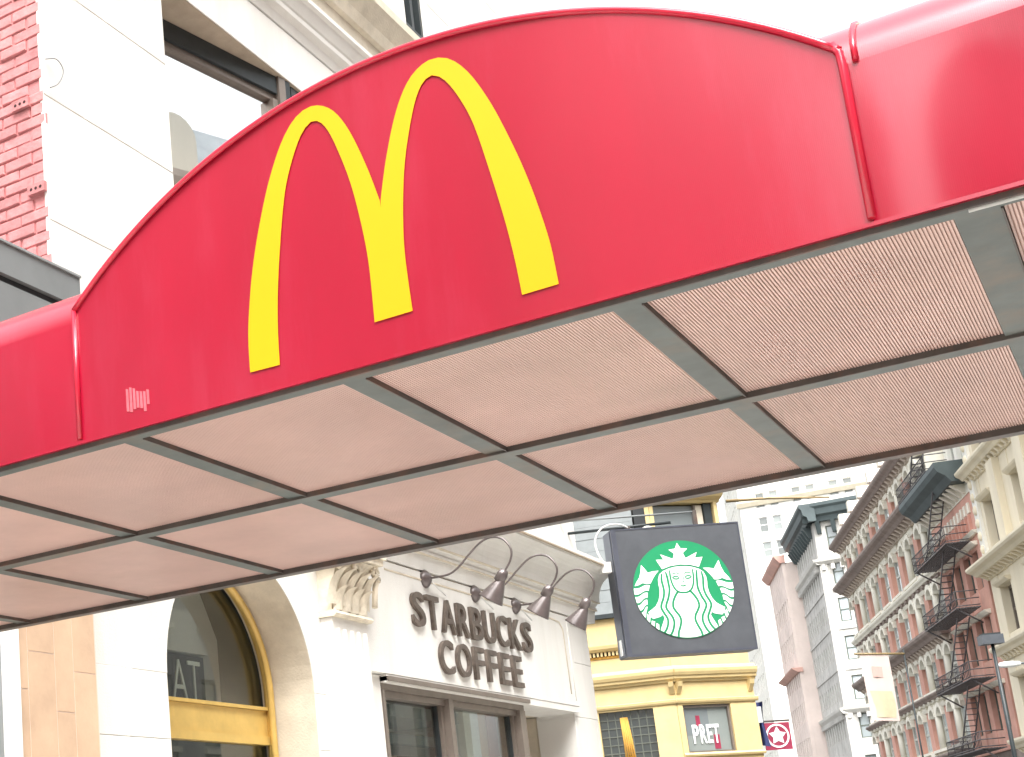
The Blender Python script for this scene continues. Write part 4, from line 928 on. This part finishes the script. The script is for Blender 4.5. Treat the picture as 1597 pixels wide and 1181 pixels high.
# --- long brick house
bh = thing('brick_house', 'long red brick and pale stone house with stacked dark cornices', 'building', (BP[0], BP[1], 0))
part('core', MB(B).box(0.2, 35.9, -14, -0.41, 0, 26.6), 'pale_stone', bh)
part('end_wall', MB(B).box(0.0, 0.199, -14, -0.8, 0, 26.6), 'pale_stone', bh)
rowsA = [(23.25, 26.25, 23.55, 25.55), (18.35, 22.25, 18.8, 21.5), (14.65, 17.75, 15.0, 17.3), (10.85, 13.65, 11.1, 13.3), (6.7, 10.35, 7.2, 9.8)]
pierS = [2.6, 8.95, 15.3, 19.6, 24.3, 30.5]
wmA = {}
for (zb, zt_, wa, wb) in rowsA:
    h = wb-wa
    wmA = {'w': win_meshes(1.55, h, 'sash', 'pane_pale', d=0.26, bar=0.16, hood='arch', hoodmat='pale_stone')}
    edges = [0.2]+[x for p_ in pierS for x in (p_-0.62, p_+0.62)]+[35.9]
    for p_ in pierS:
        part('brick_pier', MB(B).box(p_-0.62, p_+0.62, -0.40, 0.02, wa-0.1, wb+0.05), 'brick', bh)
        part('pier_capital', MB(B).mould([(-0.40, wb+0.06), (0.16, wb+0.06), (0.26, wb+0.3), (-0.40, wb+0.34)], p_-0.72, p_+0.72), 'pale_stone', bh)
        part('pier_base', MB(B).box(p_-0.70, p_+0.70, -0.40, 0.18, zb, wa-0.105), 'pale_stone', bh)
    for i in range(0, len(edges), 2):
        a, b = edges[i], edges[i+1]; n = max(1, int(round((b-a)/2.35))); st = (b-a)/n
        if b-a < 1.2: continue
        part('spandrel', MB(B).box(a+0.003, b-0.003, -0.40, -0.02, zb, wa-0.01), 'pale_stone', bh)
        part('lintel', MB(B).box(a+0.003, b-0.003, -0.40, -0.02, wb+0.35, zt_), 'pale_stone', bh)
        for k in range(n):
            s = a+st*(k+0.5)-0.775
            put_win(bh, B, wmA['w'], s, wa)
            if k: part('column', MB(B).tube([(a+st*k, -0.02, wa), (a+st*k, -0.02, wb+0.345)], 0.22, 8), 'pale_stone', bh)
        part('window_sill', MB(B).box(a+0.01, b-0.01, -0.05, 0.22, wa-0.2, wa-0.015), 'pale_stone', bh)
def bigcornice(root, fr, s0, s1, z0, z1, proj, mat, mod=1.0, modmat=None, back=-0.9):
    h = z1-z0
    c = part('cornice', MB(fr).mould([(back, z0+h*0.35), (proj*0.55, z0+h*0.35), (proj*0.7, z0+h*0.55), (proj*0.92, z0+h*0.7), (proj, z0+h*0.85), (proj, z1), (back, z1)], s0, s1), mat, root)
    link('frieze', MB(fr).box(s0+0.05, s1-0.05, back, 0.10, z0, z0+h*0.345).mesh('frieze', modmat or mat, wloc(c)), c)
    n = int((s1-s0)/mod)
    for k in range(n):
        s = s0+(k+0.5)*mod
        link('bracket', MB(fr).mould([(0.1, z0+h*0.05), (0.2, z0+h*0.05), (proj*0.5, z0+h*0.34), (0.1, z0+h*0.34)], s-mod*0.18, s+mod*0.18).mesh('bracket', modmat or mat, wloc(c)), c)
    return c
bigcornice(bh, B, -0.6, 36.0, 26.15, 27.0, 0.9, 'cornice_dark', 1.1, 'cornice_pale')
bigcornice(bh, B, -0.6, 36.0, 22.25, 23.24, 1.15, 'cornice_dark', 1.1, 'cornice_pale')
bigcornice(bh, B, -0.3, 35.9, 17.75, 18.34, 0.45, 'pale_stone', 1.6, 'cornice_dark')
bigcornice(bh, B, -0.4, 36.0, 13.65, 14.64, 1.0, 'cornice_dark', 1.1, 'cornice_pale')
bigcornice(bh, B, -0.3, 35.9, 10.35, 10.84, 0.5, 'cornice_dark', 1.6, 'pale_stone')
bigcornice(bh, B, -0.3, 35.9, 6.1, 6.69, 0.7, 'cornice_dark', 1.6, 'pale_stone')
part('parapet', MB(B).box(0.0, 36, -1.2, -0.1, 27.02, 28.3), 'pink_stone', bh)
for k in range(7): part('roof_finial', MB(B).box(2.0+k*5.2, 2.8+k*5.2, -0.9, 0.1, 28.31, 29.2), 'pale_stone', bh)
part('ground_floor', MB(B).box(0, 35.9, -14, -0.1, 0, 6.09), 'cornice_dark', bh)
# --- narrower brick house with fire escapes
nh = thing('brick_house', 'narrow red brick house with deep bracketed cornice behind fire escapes', 'building', tuple(B.p(42, 0, 0)))
part('core', MB(B).box(36.05, 47.4, -14, -0.6, 0, 22.0), 'pale_stone', nh)
colsB = [(37.6, 39.3), (39.9, 41.6), (42.6, 44.3), (44.9, 46.3)]
rowsB = [(7.2, 9.6), (11.2, 13.6), (15.2, 17.4)]
facade(nh, B, 36.1, 47.4, 6.0, 18.4, colsB, rowsB, win_meshes(1.7, 2.4, 'sash_dark', 'pane_dark', d=0.4, bar=0.12, hood='flat', hoodmat='pale_stone'), 'brick', depth=0.58, n=0.0)
part('frieze_wall', MB(B).box(36.1, 47.4, -0.58, 0.05, 18.42, 20.6), 'brick', nh)
for k in range(12):
    part('frieze_block', MB(B).box(36.6+k*0.9, 37.0+k*0.9, 0.051, 0.16, 19.5, 20.1), 'pale_stone', nh)
    part('frieze_pilaster', MB(B).box(36.5+k*0.9, 36.72+k*0.9, 0.051, 0.2, 18.45, 19.4), 'brick', nh)
bigcornice(nh, B, 36.15, 47.8, 20.6, 22.5, 1.7, 'cornice_green', 1.0, 'pale_stone', back=-0.58)
part('string_course', MB(B).mould([(-0.5, 18.2), (0.15, 18.2), (0.3, 18.4), (-0.5, 18.41)], 36.1, 47.4), 'pale_stone', nh)
part('ground_floor', MB(B).box(36.05, 47.4, -14, -0.1, 0, 5.98), 'cornice_dark', nh)
# pale upper house rising behind the narrow one
uh = thing('pale_house', 'pale upper storeys with tall columns rising above the narrow brick house', 'building', tuple(B.p(42, -2, 22)))
part('core', MB(B).box(36.2, 48.3, -13.9, -2.4, 22.02, 36), 'white_stone_far', uh)
facade(uh, B, 36.2, 48.3, 22.02, 36, [(37.2, 38.8), (39.6, 41.2), (42.0, 43.6), (44.4, 46.0)], [(23.3, 26.3), (28.0, 31.0)], win_meshes(1.6, 3.0, 'sash', 'pane_pale', d=0.35, bar=0.12, hood='sill', hoodmat='white_stone_far'), 'white_stone_far', depth=0.9, n=-1.5)
# fire escapes: one iron stair tower of balconies
for (s0, s1, zbal, lab) in ((35.3, 44.6, 22.75, 'black iron fire-escape balcony above the bracketed cornice'), (36.2, 46.2, 17.95, 'black iron fire-escape balcony just under the bracketed cornice'), (36.2, 45.8, 14.15, 'black iron fire-escape balcony second below the bracketed cornice'), (36.2, 46.0, 10.05, 'black iron fire-escape balcony third below the bracketed cornice, beside the dark street lamp'), (36.2, 45.4, 6.1, 'lowest black iron fire-escape balcony of the narrow brick house')):
    fe = thing('fire_escape', lab, 'fire escape', tuple(B.p((s0+s1)/2, 0.5, zbal)), 'fire-escape balconies of the brick house')
    fl_mb = MB(B)
    for k in range(9): fl_mb.box(s0, s1, 0.22+k*0.15, 0.32+k*0.15, zbal, zbal+0.06)
    part('platform', fl_mb, 'iron', fe)
    rl = MB(B)
    for z in (0.15, 0.55, 1.0): rl.tube([(s0, 0.25, zbal+z), (s0, 1.5, zbal+z), (s1, 1.5, zbal+z), (s1, 0.25, zbal+z)], 0.035, 5)
    n = 26
    for k in range(n+1): rl.tube([(s0+(s1-s0)*k/n, 1.5, zbal+0.1), (s0+(s1-s0)*k/n, 1.5, zbal+1.0)], 0.022, 4)
    for k in range(4): rl.tube([(s0, 0.3+0.4*k, zbal+0.1), (s0, 0.3+0.4*k, zbal+1.0)], 0.022, 4)
    part('railing', rl, 'iron', fe)
    sc_ = MB(B)
    for o in (0.5, 1.15): sc_.tube([(s0+2.0, o, zbal+0.1), (s1-2.2, o, zbal+3.8)], 0.045, 5)
    for k in range(12): t = k/12; x = s0+2.0+(s1-s0-4.2)*t; sc_.box(x, x+0.25, 0.5, 1.15, zbal+0.1+3.7*t, zbal+0.14+3.7*t)
    part('stair', sc_, 'iron', fe)
    part('bracket', MB(B).tube([(s0+0.3, 0.2, zbal-0.9), (s0+0.3, 1.4, zbal)], 0.05, 5).tube([(s1-0.3, 0.2, zbal-0.9), (s1-0.3, 1.4, zbal)], 0.05, 5), 'iron', fe)
# --- beige building nearest on that side
gb = thing('beige_building', 'beige limestone building at the right edge with bracketed ledges', 'building', tuple(B.p(60, 0, 0)))
part('core', MB(B).box(47.9, 80, -16, -0.7, 0, 40), 'beige_stone', gb)
colsG = [(49.6, 52.0), (56.0, 58.6), (61.5, 64.1), (67, 69.6)]
rowsG = [(2.0, 4.6), (7.0, 9.6), (12.0, 14.6), (16.9, 19.5), (22.3, 24.9), (27, 29.6)]
wG = win_meshes(2.4, 2.6, 'frame_brown', 'pane_dark', d=0.55, bar=0.16, hood='flat', hoodmat='beige_stone')
wG = (wG[0], wG[1], wG[2])
facade(gb, B, 47.9, 80, 0, 40, [(a, a+2.4) for a, b in colsG], rowsG, wG, 'beige_stone', depth=0.7)
for z in (5.6, 10.7, 15.3, 20.9, 26.0):
    bigcornice(gb, B, 47.85 if z != 15.3 else 47.6, 80.2, z, z+0.75, 0.75 if z != 15.3 else 1.1, 'beige_stone', 0.8, 'beige_stone', back=-0.6)
for k in range(5): part('giant_pilaster', MB(B).box(53.0+k*5.7, 54.4+k*5.7, -0.6, 0.35, 16.06, 20.88), 'beige_stone', gb)
part('quoin_strip', MB(B).box(47.95, 49.0, -0.6, 0.16, 16.06, 40), 'white_stone_far', gb)
for k in range(18): part('carved_boss', MB(B).lathe((48.45, 0.16, 17.0+k*0.75), B.n, [(0.28, 0), (0.26, 0.06), (0.15, 0.12), (0, 0.14)], 10), 'beige_stone', gb)
# --- grey corner building with green cornice
GX = Vector((-30.22, 163.04, 0))
GC = GX+Vector((1.25, 0.95, 0))
GLf = Frame(GC, -72); GRf = Frame(GC, 0)
gy = thing('grey_building', 'grey stone corner building with dark blue-green cornice', 'building', tuple(GC))
LL = 17.5
pts = [GC+Vector((0.35, 0.3, 0)), GC+Vector((22, 0.3, 0)), GC+Vector((22, 0.3, 0))+V*LL, GC+Vector((0.35, 0.3, 0))+V*LL]
part('core', prism(pts, 0, 35.2), 'grey_stone', gy)
rG = [(7.3, 9.8), (11.5, 14.0), (15.4, 18.0), (19.5, 22.2), (23.5, 26.2), (27.5, 29.5), (31.2, 33.8)]
wR = win_meshes(1.05, 2.5, 'sash_dark', 'pane_pale', d=0.22, bar=0.11)
colsR = [(1.15, 2.2), (2.75, 3.8), (5.2, 6.25), (6.8, 7.85), (9.4, 10.45), (11, 12.05), (13.6, 14.65), (15.2, 16.25)]
facade(gy, GRf, 0.0, 22, 0, 34.2, colsR, [(a, a+2.5) for a, b in rG], wR, 'grey_lit', depth=0.29)
wL = win_meshes(0.95, 1.9, 'sash', 'pane_pale', d=0.2, bar=0.1)
colsL = [(-LL+0.8+k*1.75, -LL+1.75+k*1.75) for k in range(9)]
facade(gy, GLf, -LL, -0.01, 0, 34.2, colsL, [(a+0.2, a+2.1) for a, b in rG], wL, 'grey_stone', depth=0.34)
for fr, s0, s1 in ((GLf, -LL-0.3, 0.35), (GRf, -0.35, 22)):
    part('ledge', MB(fr).mould([(-0.25, 29.65), (0.25, 29.65), (0.55, 29.95), (0.62, 30.25), (-0.25, 30.3)], s0, s1), 'grey_lit', gy)
    part('ledge', MB(fr).mould([(-0.25, 14.1), (0.2, 14.1), (0.45, 14.45), (0.5, 14.7), (-0.25, 14.75)], s0, s1), 'grey_lit', gy)
    for z in (18.5, 22.7, 26.7): part('string_course', MB(fr).box(s0+0.4, s1-0.4, -0.2, 0.08, z, z+0.3), 'grey_stone', gy)
    n = int((s1-s0-1)/0.9)
    for k in range(n):
        s = s0+0.6+k*0.9; part('bracket', MB(fr).box(s, s+0.35, 0.0, 0.42, 29.05, 29.62), 'grey_stone', gy)
        part('bracket', MB(fr).box(s, s+0.35, 0.0, 0.34, 13.6, 14.08), 'grey_stone', gy)
    for k in range(int((s1-s0-1)/1.5)):
        s = s0+0.7+k*1.5; part('cornice_bracket', MB(fr).mould([(0.0, 32.9), (0.3, 33.0), (0.85, 34.18), (0.0, 34.18)], s, s+0.4), 'cornice_green', gy)
    part('cornice', MB(fr).mould([(-0.25, 34.2), (0.5, 34.2), (0.62, 34.7), (0.95, 34.9), (1.05, 35.5), (1.25, 35.75), (1.25, 36.1), (-0.25, 36.1)], s0-0.5, s1+(0.9 if fr is GLf else 0)), 'cornice_green', gy)
part('corner_pilaster', MB(GRf).box(0.03, 0.75, -0.2, 0.22, 0, 29.6), 'grey_lit', gy)
# --- pink house beyond
pk = thing('pink_house', 'narrow pale pink house with reddish cornices beyond the grey building', 'building', tuple(B.p(-50, 0, 0)))
facade(pk, B, -58, -42.6, 0, 33.4, [(-57+k*1.9, -56+k*1.9) for k in range(8)], [(3+k*4.0, 5.2+k*4.0) for k in range(7)], win_meshes(1.0, 2.2, 'sash', 'pane_pale', d=0.25, bar=0.12), 'pink_stone', depth=0.4)
part('core', MB(B).box(-58, -42.6, -12, -0.41, 0, 33.4), 'pink_stone', pk)
for z, h in ((33.4, 0.9), (20.6, 0.5)): part('cornice', MB(B).mould([(-0.4, z), (0.2, z), (0.7, z+h*0.7), (0.8, z+h), (-0.4, z+h)], -58.3, -42.4), 'pink_trim', pk)
# --- tall white tower
TW = (-64.28, 293.03)
TR = Frame(TW, 3); TL = Frame(TW, -72)
tw = thing('white_tower', 'tall white stone tower with rows of paired windows closing the street', 'building', (TW[0], TW[1], 0))
t0_ = Vector((TW[0], TW[1], 0)); xd = TR.x
part('core', prism([t0_+xd*0.6+Vector((0, .6, 0)), t0_+xd*60+Vector((0, .6, 0)), t0_+xd*60+V*30, t0_+xd*0.6+V*30], 0, 108), 'white_stone_far', tw)
colsT = []
s = 3.0
for k in range(8):
    colsT += [(s, s+1.7), (s+2.5, s+4.2)]; s += 6.6
rowsT = [(1.6+k*4.85, 4.6+k*4.85) for k in range(22)]
facade(tw, TR, 0, 60, 0, 108, colsT, rowsT, win_meshes(1.7, 3.0, 'white_paint', 'pane_mid', d=0.35, bar=0.16), 'white_stone_far', depth=0.55)
for z in (65.2, 99): part('band', MB(TR).mould([(-0.3, z), (0.3, z), (0.7, z+0.8), (0.7, z+1.2), (-0.3, z+1.2)], -0.4, 60), 'beige_stone', tw)
colsTL = [(-28+k*3.6, -26.3+k*3.6) for k in range(7)]
facade(tw, TL, -30, -0.02, 0, 108, colsTL, rowsT, win_meshes(1.7, 3.0, 'white_paint', 'pane_mid', d=0.35, bar=0.16), 'white_stone_far', depth=0.5)
# a plain block closing the view behind the pole and the sign
# ------------------------------------------------------------------ ornate house across the road (seen mirrored in the upper window)
OP = Frame((17.0, 24.0, 0), -90)
oh = thing('mansard_house', 'grey mansard-roofed house across the road, mirrored in the angled window', 'building', (17, 40, 0))
part('core', MB(OP).box(-40, 16, -12, -0.5, 0, 19.0), 'grey_stone', oh)
colsO = [(-38.5+k*3.1, -37.1+k*3.1) for k in range(17)]
facade(oh, OP, -40, 16, 0, 19.0, colsO, [(1.5, 4.0), (6.0, 8.4), (10.2, 12.6), (13.8, 16.2)], win_meshes(1.4, 2.4, 'sash', 'pane_mid', d=0.25, bar=0.1, hood='sill', hoodmat='pale_stone'), 'grey_stone', depth=0.45)
bigcornice(oh, OP, -40.4, 16.4, 19.0, 20.4, 1.1, 'cornice_pale', 1.2, 'grey_stone', back=-0.5)
part('mansard_roof', MB(OP).mould([(0.2, 20.42), (-1.6, 23.6), (-10, 24.0), (-12, 20.42)], -40, 16), 'slate', oh)
for k in range(9):
    c = -37+k*6
    part('dormer', MB(OP).plate([(c-0.75, 20.43), (c+0.75, 20.43), (c+0.75, 21.9)]+[(c+0.75*cos(pi*j/10), 21.9+0.75*sin(pi*j/10)) for j in range(1, 10)]+[(c-0.75, 21.9)], -1.4, 0.3), 'pale_stone', oh)

# ------------------------------------------------------------------ houses behind the camera that close the street canyon
def row_house(name, label, fr, s0, s1, h, wall, seed):
    t = thing(name, label, 'building', tuple(fr.p((s0+s1)/2, 0, 0)))
    part('core', MB(fr).box(s0, s1, -10, -0.5, 0, h), wall, t)
    n = int((s1-s0-1)/3.2); cols = [(s0+1+k*3.2, s0+2.4+k*3.2) for k in range(n)]
    rows = [(1.4+k*3.9, 3.8+k*3.9) for k in range(int(h/3.9)-0)]; rows = [q for q in rows if q[1] < h-0.6]
    facade(t, fr, s0, s1, 0, h, cols, rows, win_meshes(1.4, 2.4, 'sash', 'pane_dark', d=0.25, bar=0.1), wall, depth=0.45)
    bigcornice(t, fr, s0-0.2, s1+0.2, h, h+1.1, 0.8, 'cornice_dark', 1.6, 'cornice_dark', back=-0.5)
    return t
row_house('row_house', 'brownstone row house behind the viewer on the canopy side', Frame((-5.0, 0, 0), 90), -44, -9.3, 21, 'stone_soffit', 1)
row_house('row_house', 'red brick row house behind the viewer across the road', Frame((17.0, 0, 0), -90), -6, 44, 23, 'brick', 2)
row_house('added_end_house', 'added unseen brown house behind the viewer, narrowing the sky strip mirrored in the canopy', Frame((40.0, -42.0, 0), 180), 0, 37, 31, 'stone_soffit', 3)  # added out of view to shape the sheen band on the red vinyl
